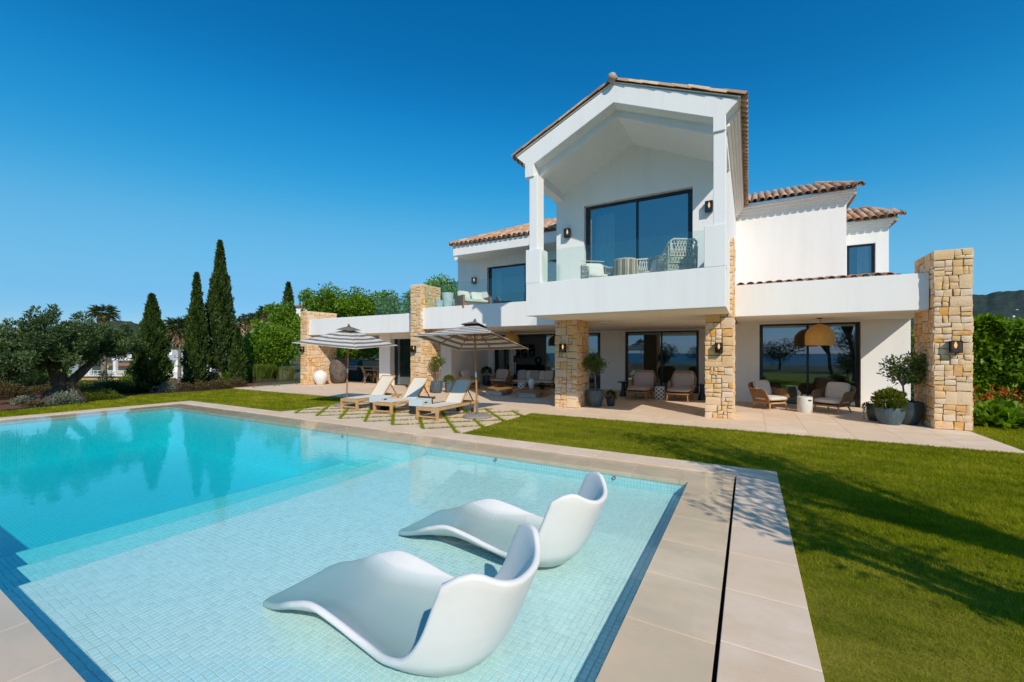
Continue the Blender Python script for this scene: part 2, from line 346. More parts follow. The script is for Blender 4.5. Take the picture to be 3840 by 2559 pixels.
# ================================================================== pool
TILEM = mat('glass_mosaic', (.68, .76, .76), rough=.25, spec=.5, attr=[(.74, .71, .67), (.80, .76, .72), (.84, .80, .76), (.78, .74, .71)])
TILEO = mat('glass_mosaic_piece', (.68, .76, .76), (.70, .78, .78), ns=3, rough=.25, spec=.5, rand=[(.74, .71, .67), (.80, .76, .72), (.84, .80, .76), (.78, .74, .71)])
GROUTP = mat('pool_grout', (.44, .53, .53), rough=.9)
def gridmat(name, c1, c2, cg, pitch, gap=.08):
    m = mat(name, c1, rough=.3, spec=.5); nt = m.node_tree; L = nt.links.new; b = nt.nodes['Principled BSDF']
    tc = _n(nt, 'ShaderNodeTexCoord'); sx = _n(nt, 'ShaderNodeSeparateXYZ'); L(tc.outputs['Object'], sx.inputs[0]); acc = None
    for ax in range(3):
        d = _n(nt, 'ShaderNodeMath', operation='DIVIDE'); d.inputs[1].default_value = pitch; L(sx.outputs[ax], d.inputs[0])
        a = _n(nt, 'ShaderNodeMath', operation='ADD'); a.inputs[1].default_value = .37; L(d.outputs[0], a.inputs[0])
        f = _n(nt, 'ShaderNodeMath', operation='FRACT'); L(a.outputs[0], f.inputs[0])
        c = _n(nt, 'ShaderNodeMath', operation='LESS_THAN'); c.inputs[1].default_value = gap; L(f.outputs[0], c.inputs[0])
        if acc is None: acc = c
        else:
            q = _n(nt, 'ShaderNodeMath', operation='MAXIMUM'); L(acc.outputs[0], q.inputs[0]); L(c.outputs[0], q.inputs[1]); acc = q
    sn = _n(nt, 'ShaderNodeVectorMath', operation='SNAP'); sn.inputs[1].default_value = (pitch,)*3; L(tc.outputs['Object'], sn.inputs[0])
    wn = _n(nt, 'ShaderNodeTexWhiteNoise'); L(sn.outputs[0], wn.inputs[0]); rp = ramp(nt, [c1, c2], wn.outputs[0])
    mx = _n(nt, 'ShaderNodeMix', data_type='RGBA'); L(acc.outputs[0], mx.inputs[0]); L(rp.outputs[0], mx.inputs[6]); mx.inputs[7].default_value = (*cg, 1)
    L(mx.outputs[2], b.inputs['Base Color']); return m
DEEPM = gridmat('far_mosaic', (.52, .73, .74), (.60, .80, .81), (.30, .46, .47), .045)
ZS = [(-.22, -5.20, PX1), (-.44, -6.30, -5.20), (-.70, -7.60, -6.30)]; ZD = -1.15
bs = MB()
bs.add([(PX0, PY0, ZD), (-7.6, PY0, ZD), (-7.6, PY1, ZD), (PX0, PY1, ZD)], [(0, 1, 2, 3)])               # deep floor
for (zt, xa, xb), zb in zip(ZS, [-.44, -.70, ZD]): bs.add([(xa, PY0, zt-.03), (xa, PY1, zt-.03), (xa, PY1, zb), (xa, PY0, zb)], [(0, 1, 2, 3)])
for y in (PY0, PY1): bs.add([(PX0, y, ZD), (PX1, y, ZD), (PX1, y, -.085), (PX0, y, -.085)], [(0, 1, 2, 3)])
for x in (PX0, PX1): bs.add([(x, PY0, ZD), (x, PY1, ZD), (x, PY1, -.085), (x, PY0, -.085)], [(0, 1, 2, 3)])
basin = struct(bs.build('pool_basin', DEEPM, fix=False))
gb = MB()
for zt, xa, xb in ZS: gb.add([(xa, PY0, zt-.004), (xb, PY0, zt-.004), (xb, PY1, zt-.004), (xa, PY1, zt-.004)], [(0, 1, 2, 3)])
gb.build('grout_bed', GROUTP, basin, fix=False)
# mosaic tiles of shelf and steps
PIT = .045; tv = []; near = []
for zt, xa, xb in ZS:
    nxx = int((xb-xa)/PIT); nyy = int((PY1-PY0)/PIT)
    for i in range(nxx):
        for j in range(nyy):
            x = xb-(i+.5)*PIT; y = PY0+(j+.5)*PIT+.006; tv.append((x, y, zt))
tv = np.array(tv); tv0 = tv.copy()
tv[:, 0] += .0020*np.sin(tv0[:, 1]*21+2*np.sin(tv0[:, 0]*9))+.0012*np.sin(tv0[:, 1]*47+tv0[:, 0]*13); tv[:, 1] += .0020*np.sin(tv0[:, 0]*19+2*np.sin(tv0[:, 1]*8))+.0012*np.sin(tv0[:, 0]*43-tv0[:, 1]*17)
dep = tv[:, 0]*FW[0]+tv[:, 1]*FW[1]; lat = tv[:, 0]*RT[0]+tv[:, 1]*RT[1]
ppx = CX_+F_*lat/dep; ppy = HY_-F_*(tv[:, 2]-EYE)/dep
vis = (dep > .3) & (ppx > 0) & (ppx < 3840) & (ppy < 2559) & (tv[:, 1] > 1.0)
order = np.argsort(np.where(vis, dep, 1e9))[:300]
tm = MB(); h = .0193
tm.add([(-h, -h, 0), (h, -h, 0), (h, h, 0), (-h, h, 0), (-h-.0015, -h-.0015, -.004), (h+.0015, -h-.0015, -.004), (h+.0015, h+.0015, -.004), (-h-.0015, h+.0015, -.004)],
       [(0, 1, 2, 3), (4, 5, 1, 0), (5, 6, 2, 1), (6, 7, 3, 2), (7, 4, 0, 3)])
tme = tm.mesh('mosaic_tile', fix=False); tme.materials.append(TILEO)
for k in order:
    o = link('mosaic_tile', tme, None, basin, tuple(tv[k]+np.array([0, 0, RNG.normal()*.0004]))); o.rotation_euler = (RNG.normal()*.012, RNG.normal()*.012, RNG.normal()*.012)
keep = np.ones(len(tv), bool); keep[order] = False; q = tv[keep]; n = len(q)
base = np.array(tm.v); ang = RNG.normal(size=(n, 2))*.012
V = q[:, None, :]+base[None]; V[:, :, 2] += base[None, :, 0]*ang[:, :1]+base[None, :, 1]*ang[:, 1:]
fq = np.array(tm.f); Fc = (np.arange(n)[:, None, None]*8+fq[None]).reshape(-1, 4)
mt = link('mosaic_field', np_mesh('mosaic_field', V.reshape(-1, 3), Fc, np.repeat(RNG.random(n), 5), TILEM), None, basin); stuff(mt)
# water: level with the slot drain, thin film over the inner slabs
def watermat():
    m = bpy.data.materials.new('pool_water'); m.use_nodes = True; nt = m.node_tree; L = nt.links.new; nt.nodes.remove(nt.nodes['Principled BSDF'])
    tc = _n(nt, 'ShaderNodeTexCoord')
    n1 = _n(nt, 'ShaderNodeTexNoise'); n1.inputs['Scale'].default_value = 9; n1.inputs['Detail'].default_value = 3; n1.inputs['Distortion'].default_value = .6
    n2 = _n(nt, 'ShaderNodeTexNoise'); n2.inputs['Scale'].default_value = 1.1; n2.inputs['Detail'].default_value = 2
    n3 = _n(nt, 'ShaderNodeTexNoise'); n3.inputs['Scale'].default_value = .45; n3.inputs['Detail'].default_value = 1
    for k in (n1, n2, n3): L(tc.outputs['Object'], k.inputs[0])
    mr = _n(nt, 'ShaderNodeMapRange'); mr.inputs[1].default_value = .42; mr.inputs[2].default_value = .70; mr.inputs[3].default_value = .15; L(n3.outputs[0], mr.inputs[0])
    mu = _n(nt, 'ShaderNodeMath', operation='MULTIPLY'); L(n1.outputs[0], mu.inputs[0]); L(mr.outputs[0], mu.inputs[1])
    ad = _n(nt, 'ShaderNodeMath', operation='MULTIPLY_ADD'); L(n2.outputs[0], ad.inputs[0]); ad.inputs[1].default_value = 1.5; L(mu.outputs[0], ad.inputs[2])
    dv = _n(nt, 'ShaderNodeVectorMath', operation='DISTANCE'); dv.inputs[1].default_value = (-2.55, 1.70, -.01); L(tc.outputs['Object'], dv.inputs[0])   # drip rings beside a lounger
    s1 = _n(nt, 'ShaderNodeMath', operation='MULTIPLY'); s1.inputs[1].default_value = 95; L(dv.outputs['Value'], s1.inputs[0]); s2 = _n(nt, 'ShaderNodeMath', operation='SINE'); L(s1.outputs[0], s2.inputs[0])
    s3 = _n(nt, 'ShaderNodeMapRange'); s3.inputs[1].default_value = .30; s3.inputs[2].default_value = .0; s3.inputs[4].default_value = .8; L(dv.outputs['Value'], s3.inputs[0])
    s4 = _n(nt, 'ShaderNodeMath', operation='MULTIPLY_ADD'); L(s2.outputs[0], s4.inputs[0]); L(s3.outputs[0], s4.inputs[1]); L(ad.outputs[0], s4.inputs[2]); ad = s4
    bn = _n(nt, 'ShaderNodeBump'); bn.inputs['Strength'].default_value = .24; bn.inputs['Distance'].default_value = .010; L(ad.outputs[0], bn.inputs['Height'])
    fr = _n(nt, 'ShaderNodeFresnel'); fr.inputs[0].default_value = 1.33; L(bn.outputs[0], fr.inputs['Normal'])
    ge = _n(nt, 'ShaderNodeNewGeometry'); iv = _n(nt, 'ShaderNodeMath', operation='SUBTRACT'); iv.inputs[0].default_value = 1; L(ge.outputs['Backfacing'], iv.inputs[1])
    fm = _n(nt, 'ShaderNodeMath', operation='MULTIPLY'); L(fr.outputs[0], fm.inputs[0]); L(iv.outputs[0], fm.inputs[1])
    tp = _n(nt, 'ShaderNodeBsdfTransparent'); tp.inputs[0].default_value = (.99, 1, 1, 1)
    gl = _n(nt, 'ShaderNodeBsdfGlossy'); gl.inputs['Roughness'].default_value = .02; L(bn.outputs[0], gl.inputs['Normal'])
    mx = _n(nt, 'ShaderNodeMixShader'); L(fm.outputs[0], mx.inputs[0]); L(tp.outputs[0], mx.inputs[1]); L(gl.outputs[0], mx.inputs[2])
    L(mx.outputs[0], nt.nodes['Material Output'].inputs[0])
    va = _n(nt, 'ShaderNodeVolumeAbsorption'); va.inputs['Color'].default_value = (.40, .96, .978, 1); va.inputs['Density'].default_value = 1.0
    L(va.outputs[0], nt.nodes['Material Output'].inputs[1]); return m
struct(MB().box(SX0, SX1, SY0, SY1, -1.6, -.010).build('pool_water', watermat()), 'turquoise overflow swimming pool water')
# coping: outer dry slabs, slot, inner wet slabs
cop = struct(MB().box(OX0, OX1, OY0, SY0-.022, -.3, -.062).box(OX0, OX1, SY1+.022, OY1, -.3, -.062).box(OX0, SX0-.022, SY0-.022, SY1+.022, -.3, -.062).box(SX1+.022, OX1, SY0-.022, SY1+.022, -.3, -.062).build('pool_coping', GROUT))
struct(MB().box(SX0, SX1, SY0, PY0-.02, -.32, -.088).box(SX0, SX1, PY1+.02, SY1, -.32, -.088).box(SX0, PX0-.02, PY0, PY1, -.32, -.088).box(PX1+.02, SX1, PY0, PY1, -.32, -.088).build('overflow_channel', GROUT))
dg = MB()
for (a, b, c, d) in ((SX0-.022, SX0, SY0, SY1), (SX1, SX1+.022, SY0, SY1), (SX0-.022, SX1+.022, SY0-.022, SY0), (SX0-.022, SX1+.022, SY1, SY1+.022)): dg.box(a, b, c, d, -.30, -.10)
dg.build('slot_drain', DARKGAP, cop)
def slab(x0, x1, y0, y1, zt, th, m, parent, name, g=.0012):
    b = MB().box(-(x1-x0)/2+g, (x1-x0)/2-g, -(y1-y0)/2+g, (y1-y0)/2-g, -th, 0)
    key = (round(x1-x0, 3), round(y1-y0, 3), th, m.name)
    if key not in SLABS: me = b.mesh(name, bevel=.003); me.materials.append(m); SLABS[key] = me
    o = link(name, SLABS[key], None, parent, ((x0+x1)/2, (y0+y1)/2, zt)); o.rotation_euler = (0, 0, math.pi*random.randint(0, 1)); return o
SLABS = {}
def run(a, b, n): return [(a+(b-a)*i/n, a+(b-a)*(i+1)/n) for i in range(n)]
for y0, y1 in ((SY1+.022, OY1), (OY0, SY0-.022)):
    for x0, x1 in run(OX0, OX1, 27): slab(x0, x1, y0, y1, 0, .06, PAVE, cop, 'coping_slab')
for x0, x1 in ((OX0, SX0-.022), (SX1+.022, OX1)):
    for y0, y1 in run(SY0-.022, SY1+.022, 10): slab(x0, x1, y0, y1, 0, .06, PAVE, cop, 'coping_slab')
for y0, y1 in ((PY1-.012, SY1), (SY0, PY0+.012)):
    for x0, x1 in run(SX0, SX1, 25): slab(x0, x1, y0, y1, -.026, .06, WETPAVE, cop, 'overflow_slab')
for x0, x1 in ((SX0, PX0+.012), (PX1-.012, SX1)):
    for y0, y1 in run(PY0+.012, PY1-.012, 8): slab(x0, x1, y0, y1, -.026, .06, WETPAVE, cop, 'overflow_slab')
# underwater lamps on the far pool wall
lm = mat('lamp_lens', (.75, .78, .78), rough=.2); 
for px, py in ((1283, 1637), (1857, 1706), (2303, 1772)):
    r = ray(px, py); t = (PY1-.012)/r[1]; p = Vector((r[0]*t, PY1-.012, -.125))
    t = thing('pool_lamp', {1283: 'small underwater lamp on the far pool wall over the deep end', 1857: 'small underwater lamp on the far pool wall facing the gap between the loungers and steps', 2303: 'small underwater lamp on the far pool wall close to the shallow corner'}[px], 'lamp', p, 0, 'underwater pool lamps')
    MB().tube([(0, .012, 0), (0, -.012, 0)], .024, 20).build('rim', GREYM, t, smooth=True); MB().tube([(0, -.010, 0), (0, -.016, 0)], .010, 16).build('lens', lm, t, smooth=True)

# ================================================================== terrace, deck, lawn
TX0, TX1, TY0 = -20.65, 4.07, 10.28
ter = struct(MB().box(TX0, TX1, TY0, 23, -.25, -.034).build('terrace', GROUT))
for i, (x0, x1) in enumerate(run(TX0, TX1, 33)):
    for j, (y0, y1) in enumerate(run(TY0, 18.53, 11)): slab(x0, x1, y0, y1, 0, .03, PAVE, ter, 'paving_slab')
def clip(poly, a, b, c):                                   # keep a*x+b*y<=c
    out = []
    for i in range(len(poly)):
        p, q = poly[i], poly[(i+1) % len(poly)]; dp = a*p[0]+b*p[1]-c; dq = a*q[0]+b*q[1]-c
        if dp <= 0: out.append(p)
        if dp*dq < 0: t = dp/(dp-dq); out.append((p[0]+(q[0]-p[0])*t, p[1]+(q[1]-p[1])*t))
    return out
DX0, DX1, DY0, DY1 = -11.42, -5.22, OY1, TY0
deck = struct(MB().box(DX0, DX1, DY0, DY1, -.2, -.05).build('sunbathing_deck', SOIL))
Pd = .915; gj = .030; DECKM = PAVE
for a in range(-30, 30):
    for b_ in range(-30, 30):
        # squares turned 45 degrees: u=(x+y), v=(y-x); corner of the lattice at (-8.025, 6.95)
        u0 = (-8.025+6.95)+a*Pd; v0 = (6.95+8.025)+b_*Pd; g = gj*1.414/1.0
        uu, vv = (u0+g, u0+Pd-g), (v0+g, v0+Pd-g)
        poly = [((u-v)/2, (u+v)/2) for u, v in ((uu[0], vv[0]), (uu[1], vv[0]), (uu[1], vv[1]), (uu[0], vv[1]))]
        for pl in ((1, 0, DX1), (-1, 0, -DX0), (0, 1, DY1-.003), (0, -1, -DY0-.003)): poly = clip(poly, *pl) if poly else poly
        if len(poly) < 3: continue
        ar = abs(sum(poly[i][0]*poly[(i+1) % len(poly)][1]-poly[(i+1) % len(poly)][0]*poly[i][1] for i in range(len(poly))))/2
        if ar < .004: continue
        cx = sum(p[0] for p in poly)/len(poly); cy = sum(p[1] for p in poly)/len(poly)
        MB().prism([(x-cx, y-cy) for x, y in poly], 'z', -.05, 0).build('deck_slab', DECKM, deck, (cx, cy, 0), bevel=.003)
BEDC = [(-20.5, 10.25), (-20.3, 8.9), (-20.75, 6.9), (-20.0, 5.8), (-19.05, 4.79), (-18.7, 3.9), (-18.5, 3.1), (-18.3, 1.5), (-18.4, -4)]
LAWNS = [[(OX1, -6), (13, -6), (13, TY0), (OX1, TY0)], [(TX1, TY0), (13, TY0), (13, 13.5), (TX1, 13.5)], [(DX1, OY1), (OX1, OY1), (OX1, TY0), (DX1, TY0)],
         [(OX0, OY1), (DX0, OY1), (DX0, TY0), BEDC[0], BEDC[1], BEDC[2], BEDC[3], BEDC[4], BEDC[5], BEDC[6], BEDC[7], BEDC[8], (OX0, -4)]]
LAWNM = mat('lawn_turf', (.105, .120, .005), (.270, .225, .030), ns=1.8, rough=1, bump=.6, bs=90, detail=12, spec=.1, stretch=(.6, 1.5, 1), mixlo=.36, mixhi=.66)
lw = MB()
for p in LAWNS: lw.add([(x, y, -.022) for x, y in p], [tuple(range(len(p)))])
struct(lw.build('lawn', LAWNM))
bed = MB(); poly = BEDC+[(-27, -4), (-27, 12.5), (-20.7, 12.5)]
bed.add([(x, y, -.03) for x, y in poly], [tuple(range(len(poly)))])
struct(bed.build('flower_bed', mat('mulch', (.20, .085, .04), (.11, .05, .025), ns=6, rough=1, bump=.6, bs=25)))
ed = MB()
for a, b in zip(BEDC[:-1], BEDC[1:]): ed.bar((*a, -.02), (*b, -.02), .012, .09)
tag(ed.build('lawn_edging', CHAR), 'thin black edging strip between lawn and planting bed', 'edging')
struct(MB().box(TX1+.04, 13, 13.5, 20, -.2, -.015).build('border_bed', SOIL))

def inpoly(P, poly):
    x, y = P[:, 0], P[:, 1]; c = np.zeros(len(P), bool); n = len(poly)
    for i in range(n):
        x1, y1 = poly[i]; x2, y2 = poly[(i+1) % n]
        if y1 == y2: continue
        t = ((y1 > y) != (y2 > y)) & (x < (x2-x1)*(y-y1)/(y2-y1)+x1); c ^= t
    return c
def blades(P, hgt, wid):
    n = len(P); a = RNG.random(n)*2*np.pi; l = RNG.normal(size=(n, 2))*.55
    hh = hgt*(.6+.7*RNG.random(n)); w = np.stack([np.cos(a), np.sin(a)], 1)*(wid/2)[:, None]
    z0 = -.026*np.ones(n)
    V = np.stack([np.c_[P-w, z0], np.c_[P+w, z0], np.c_[P+l*hh[:, None], z0+hh]], 1).reshape(-1, 3)
    return V
pts = []
for poly in LAWNS:
    p = np.array(poly); lo, hi = p.min(0), p.max(0); A = np.prod(hi-lo); N = int(A*9000)
    Q = lo+RNG.random((N, 2))*(hi-lo); Q = Q[inpoly(Q, poly)]
    d = Q[:, 0]*FW[0]+Q[:, 1]*FW[1]; l = Q[:, 0]*RT[0]+Q[:, 1]*RT[1]
    ok = (d > .4) & (np.abs(l) < d*1.32+.3) & (d*1242 > F_*EYE*.93)
    Q = Q[ok]; d = d[ok]; keep = RNG.random(len(Q)) < np.clip(11.0/(d**1.75), 0, 1); pts.append(Q[keep])
# grass in the joints of the deck
N = 30000; Q = np.c_[DX0+RNG.random(N*5)*(DX1-DX0), DY0+RNG.random(N*5)*(DY1-DY0)]
u = ((Q[:, 0]+Q[:, 1]-(-8.025+6.95))/Pd) % 1; v = ((Q[:, 1]-Q[:, 0]-(6.95+8.025))/Pd) % 1; e = gj*1.1/Pd
jt = (np.minimum(u, 1-u) < e) | (np.minimum(v, 1-v) < e); Q = Q[jt][:N]
G = np.concatenate(pts); dG = np.hypot(G[:, 0], G[:, 1]); sc = np.clip(dG/3.2, .9, 5.5)
V1 = blades(G, .024*np.clip(sc, 1, 1.7), .0030*sc); V2 = blades(Q, .062*np.ones(len(Q)), .016*np.ones(len(Q)))
V = np.concatenate([V1, V2]); n = len(V)//3
cn = np.concatenate([G, Q]); pn = .5+.22*np.sin(cn[:, 0]*1.7+.8*np.sin(cn[:, 1]*2.1))*np.cos(cn[:, 1]*2.6+.7*np.sin(cn[:, 0]*1.3))+.16*np.sin(cn[:, 0]*5.3+cn[:, 1]*3.1)*np.cos(cn[:, 1]*6.7)
pn += .10*np.sin(cn[:, 1]*11+.5*np.sin(cn[:, 0]*.9))+.12*np.sin(cn[:, 0]*.8+1)*np.sin(cn[:, 1]*.9); pn += .16*np.sin(cn[:, 0]*13+3*np.sin(cn[:, 1]*7))*np.sin(cn[:, 1]*17+2*np.sin(cn[:, 0]*9)); rn = np.clip(.80*(pn-.5)+.42+.62*(RNG.random(n)-.5), 0, 1); rn[len(G):] = .25+.35*RNG.random(len(Q))
stuff(link('grass', np_mesh('grass', V, np.arange(3*n).reshape(n, 3), rn, L_GRASS), None), 'short mown grass blades covering the lawn and the deck joints', 'grass')
print('grass blades', n)
# ================================================================== villa
VL = (-7.6, 13.0, 0.)
villa = thing('villa', 'large white rendered villa with stone piers, gabled balcony and clay tile roofs', 'house', VL)
def hp(mb, name, m, parent=None, **k): return mb.build(name, m, parent or villa, off=VL, **k)
ZF, ZT = 2.60, 3.43

# ---- stone piers -------------------------------------------------
def split(w, h, out, x=0., y=0.):
    if w*h < .017 or (w < .21 and h < .18) or (w < .42 and h < .30 and random.random() < .36):
        out.append((x, y, w, h)); return
    if w > h*1.35 or (w > h*.8 and random.random() < .35):
        t = random.uniform(.36, .64); split(w*t, h, out, x, y); split(w*(1-t), h, out, x+w*t, y)
    else:
        t = random.uniform(.34, .66); split(w, h*t, out, x, y); split(w, h*(1-t), out, x, y+h*t)
def stone_face(parent, O, U, N, w, h, prot=.030):
    """O lower left corner, U horizontal direction, N outward normal (world)"""
    O, U, N = Vector(O), Vector(U), Vector(N); Z = Vector((0, 0, 1)); y = 0.
    while y < h-.01:
        rh = min(random.uniform(.45, .75), h-y)
        if h-y-rh < .25: rh = h-y
        cells = []; split(w, rh, cells)
        for (cx, cy, cw, ch) in cells:
            g = .005; j = lambda: random.uniform(-.014, .011)
            c = [(g+j(), g+j()), (cw-g+j(), g+j()), (cw-g+j(), ch-g+j()), (g+j(), ch-g+j())]
            p = prot*random.uniform(.7, 1.5); b = MB(); n = 4; vs = []
            for a in range(n):
                for k in range(n):
                    s, t = k/(n-1), a/(n-1)
                    q = Vector(((1-s)*(1-t)*c[0][0]+s*(1-t)*c[1][0]+s*t*c[2][0]+(1-s)*t*c[3][0], (1-s)*(1-t)*c[0][1]+s*(1-t)*c[1][1]+s*t*c[2][1]+(1-s)*t*c[3][1]))
                    edge = a in (0, n-1) or k in (0, n-1)
                    qx = q.x+(0 if not edge else (cw/2-q.x)*.03); qy = q.y+(0 if not edge else (ch/2-q.y)*.03)
                    vs.append((qx-cw/2, qy-ch/2, p*(.72 if edge else 1.0)+random.uniform(-.006, .006)))
            f = [(a*n+k, a*n+k+1, (a+1)*n+k+1, (a+1)*n+k) for a in range(n-1) for k in range(n-1)]
            o_ = len(vs); ring = [k for k in range(n)]+[a*n+n-1 for a in range(1, n)]+[(n-1)*n+k for k in range(n-2, -1, -1)]+[a*n for a in range(n-2, 0, -1)]
            for r in ring: vs.append((vs[r][0]*1.0, vs[r][1]*1.0, -.01))
            m_ = len(ring); f += [(ring[i], o_+i, o_+(i+1) % m_, ring[(i+1) % m_]) for i in range(m_)]
            ctr = O+U*(cx+cw/2)+Z*(y+cy+ch/2)
            b.add([U*v[0]+Z*v[1]+N*v[2] for v in vs], f)
            b.build('stone', STONE, parent, tuple(ctr-Vector(VL)), smooth=True)
        y += rh
def pier(x0, x1, y0, y1, h, faces, z0=0.):
    c = hp(MB().box(x0, x1, y0, y1, z0-.05, h-.015), 'stone_pier', MORTAR)
    if 'f' in faces: stone_face(c, (x0-.015, y0, z0), (1, 0, 0), (0, -1, 0), x1-x0+.03, h-z0)
    if 'r' in faces: stone_face(c, (x1, y0-.012, z0), (0, 1, 0), (1, 0, 0), y1-y0+.012, h-z0)
    if 'l' in faces: stone_face(c, (x0, y1, z0), (0, -1, 0), (-1, 0, 0), y1-y0+.012, h-z0)
    if 'b' in faces: stone_face(c, (x1+.015, y1, z0), (-1, 0, 0), (0, 1, 0), x1-x0+.03, h-z0)
    if 't' in faces:                                   # cap stones
        n = max(2, int((y1-y0)/.4))
        for a, b in run(y0-.02, y1+.02, n): hp(MB().box(x0-.02, x1+.02, a+.004, b-.004, h-.03, h+.012), 'cap_stone', STONE, c, bevel=.008)
    return c
random.seed(21)
pier(-19.80, -19.29, 13.10, 14.80, 3.70, 'frlt')
pier(-11.95, -11.43, 12.70, 13.90, 4.38, 'frlt')
pier(-5.14, -4.46, 11.72, 12.76, 2.64, 'fr')
pier(-0.97, -0.36, 11.78, 12.86, 4.55, 'fr')
pier(3.53, 4.10, 12.50, 13.70, 3.88, 'flrt')

# ---- low wings: fascias, roofs slabs, walls ----------------------
hp(MB().box(-.335, 3.49, 12.66, 12.86, 2.62, 3.45), 'fascia', PLASTER, bevel=.012, seg=2)
hp(MB().box(-.335, 4.05, 12.862, 18.0, 2.632, 2.95), 'roof_slab', SOFFIT)
hp(MB().box(-11.42, -5.105, 12.80, 13.02, 2.58, ZT), 'fascia', PLASTER, bevel=.012, seg=2)
hp(MB().box(-11.42, -.42, 13.022, 18.8, 2.592, 3.30), 'terrace_slab', SOFFIT)
hp(MB().box(-19.28, -11.955, 13.20, 13.42, 2.50, 3.30), 'fascia', PLASTER, bevel=.012, seg=2)
hp(MB().box(-19.28, -11.955, 13.422, 18.0, 2.512, 2.9), 'roof_slab', SOFFIT)
# walls with openings
def wall_open(name, x0, x1, y0, th, z0, z1, opens, m=PLASTER):
    """wall in the XZ plane at y0 with door openings (xa, xb, ztop, zbot)"""
    b = MB(); x = x0; y1 = y0+th
    for xa, xb, zb, zt in sorted(opens):
        if xa > x+1e-4: b.box(x, xa, y0, y1, z0, z1)
        if zt < z1-.003: b.box(xa, xb, y0, y1, zt, z1)
        if zb > z0+.003: b.box(xa, xb, y0, y1, z0, zb)
        x = xb
    if x < x1-1e-4: b.box(x, x1, y0, y1, z0, z1)
    return hp(b, name, m)
wall_open('ground_floor_wall', -.40, 4.02, 16.0, .3, 0, 2.632, [(.30, 2.91, 0, 2.58)])
wall_open('ground_floor_wall', -11.78, -.42, 18.2, .3, 0, 2.592, [(-11.45, -5.80, 0, 2.53), (-4.70, -1.75, 0, 2.54)])
hp(MB().box(-.42, -.40, 16.0, 18.2, 0, 2.6), 'return_wall', PLASTER)
hp(MB().box(-12.40, -11.784, 15.10, 18.5, 0, 2.50), 'wall_pier', PLASTER, bevel=.008)
hp(MB().box(-12.42, -11.77, 15.08, 18.2, 0, .10), 'skirting', PAVE)
hp(MB().box(-16.18, -15.42, 14.90, 16.1, 0, 2.515), 'wall_pier', PLASTER, bevel=.008)
def sliding_door(x0, x1, y, z0, z1, mull, fr=.055, left=.10, panes=True, name='sliding_door', glass=None):
    b = MB(); b.box(x0, x1, y, y+.10, z1-fr, z1).box(x0, x1, y, y+.10, z0, z0+.035).box(x0, x0+left, y, y+.10, z0+.035, z1-fr).box(x1-left, x1, y, y+.10, z0+.035, z1-fr)
    for mx in mull: b.box(mx-.03, mx+.03, y+.01, y+.09, z0+.035, z1-fr)
    d = hp(b, name, BLACKM, bevel=.004)
    xs_ = [x0+left]+list(mull)+[x1-left]
    if panes:
        for i, (a, c) in enumerate(zip(xs_[:-1], xs_[1:])): hp(MB().box(a+.0, c-.0, y+.040+.012*(i % 2), y+.048+.012*(i % 2), z0+.03, z1-fr+.005), 'pane', glass or WINGLASS, d)
    return d
sliding_door(.30, 2.91, 16.12, 0, 2.58, [1.62])
sliding_door(-4.70, -1.75, 18.32, 0, 2.54, [-3.20])
dl = sliding_door(-11.45, -5.8, 18.32, 0, 2.53, [], panes=False)
for a, b_ in ((-11.33, -10.85), (-8.62, -7.25), (-7.25, -5.9)):
    hp(MB().box(a, a+.07, 18.34, 18.40, .035, 2.475).box(b_-.07, b_, 18.34, 18.40, .035, 2.475), 'door_stile', BLACKM, dl)
    hp(MB().box(a+.07, b_-.07, 18.366, 18.374, .035, 2.475), 'pane', WINGLASS, dl)
sliding_door(-15.42, -12.09, 15.20, 0, 2.50, [-13.7], left=.14)
hp(MB().box(-15.42, -12.08, 15.0, 15.2, 2.30, 2.515), 'door_lintel', PLASTER)
# interior shells behind the glass
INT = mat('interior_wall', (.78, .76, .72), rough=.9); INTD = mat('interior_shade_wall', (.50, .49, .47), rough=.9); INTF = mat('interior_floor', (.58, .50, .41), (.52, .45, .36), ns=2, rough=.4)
def room(x0, x1, y0, y1, z0, z1, m=INT):
    b = MB(); e = .06
    b.box(x0, x1, y1, y1+e, z0, z1).box(x0-e, x0, y0, y1+e, z0, z1).box(x1, x1+e, y0, y1+e, z0, z1).box(x0-e, x1+e, y0, y1+e, z1, z1+e)
    r = hp(b, 'interior_walls', m); hp(MB().box(x0, x1, y0, y1, z0-.08, z0+.004), 'interior_floor', INTF); return r
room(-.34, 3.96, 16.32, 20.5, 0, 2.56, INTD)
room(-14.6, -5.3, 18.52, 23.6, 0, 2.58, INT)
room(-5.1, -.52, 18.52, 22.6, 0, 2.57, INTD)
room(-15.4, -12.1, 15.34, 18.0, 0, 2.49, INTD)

# ---- gabled balcony volume --------------------------------------
BX0, BX1, BY = -5.10, -.42, 9.70
hp(MB().box(BX0, BX1, BY, BY+.22, 2.62, 3.47), 'balcony_parapet', PLASTER, bevel=.01, seg=2)
hp(MB().box(BX0, BX1, BY+.222, 13.02, 2.632, 3.28), 'balcony_slab', SOFFIT)
hp(MB().box(BX0+.002, BX0+.22, BY+.222, 11.7, 3.28, 3.47), 'balcony_side', PLASTER)
hp(MB().box(BX1-.24, BX1-.002, BY+.44, 11.7, 3.28, 4.34), 'balcony_side', PLASTER)
hp(MB().box(BX0-.004, -4.68, BY-.004, BY+.45, 3.47, 4.35), 'balcony_post', PLASTER, bevel=.01, seg=2)
hp(MB().box(-.83, BX1+.004, BY-.004, BY+.45, 3.47, 4.35), 'balcony_post', PLASTER, bevel=.01, seg=2)
hp(MB().box(-5.01, -4.78, BY+.02, BY+.42, 4.35, 6.30), 'column', PLASTER, bevel=.01, seg=2)
hp(MB().box(-.655, BX1+.002, BY+.02, BY+.42, 4.35, 6.32), 'column', PLASTER, bevel=.01, seg=2)
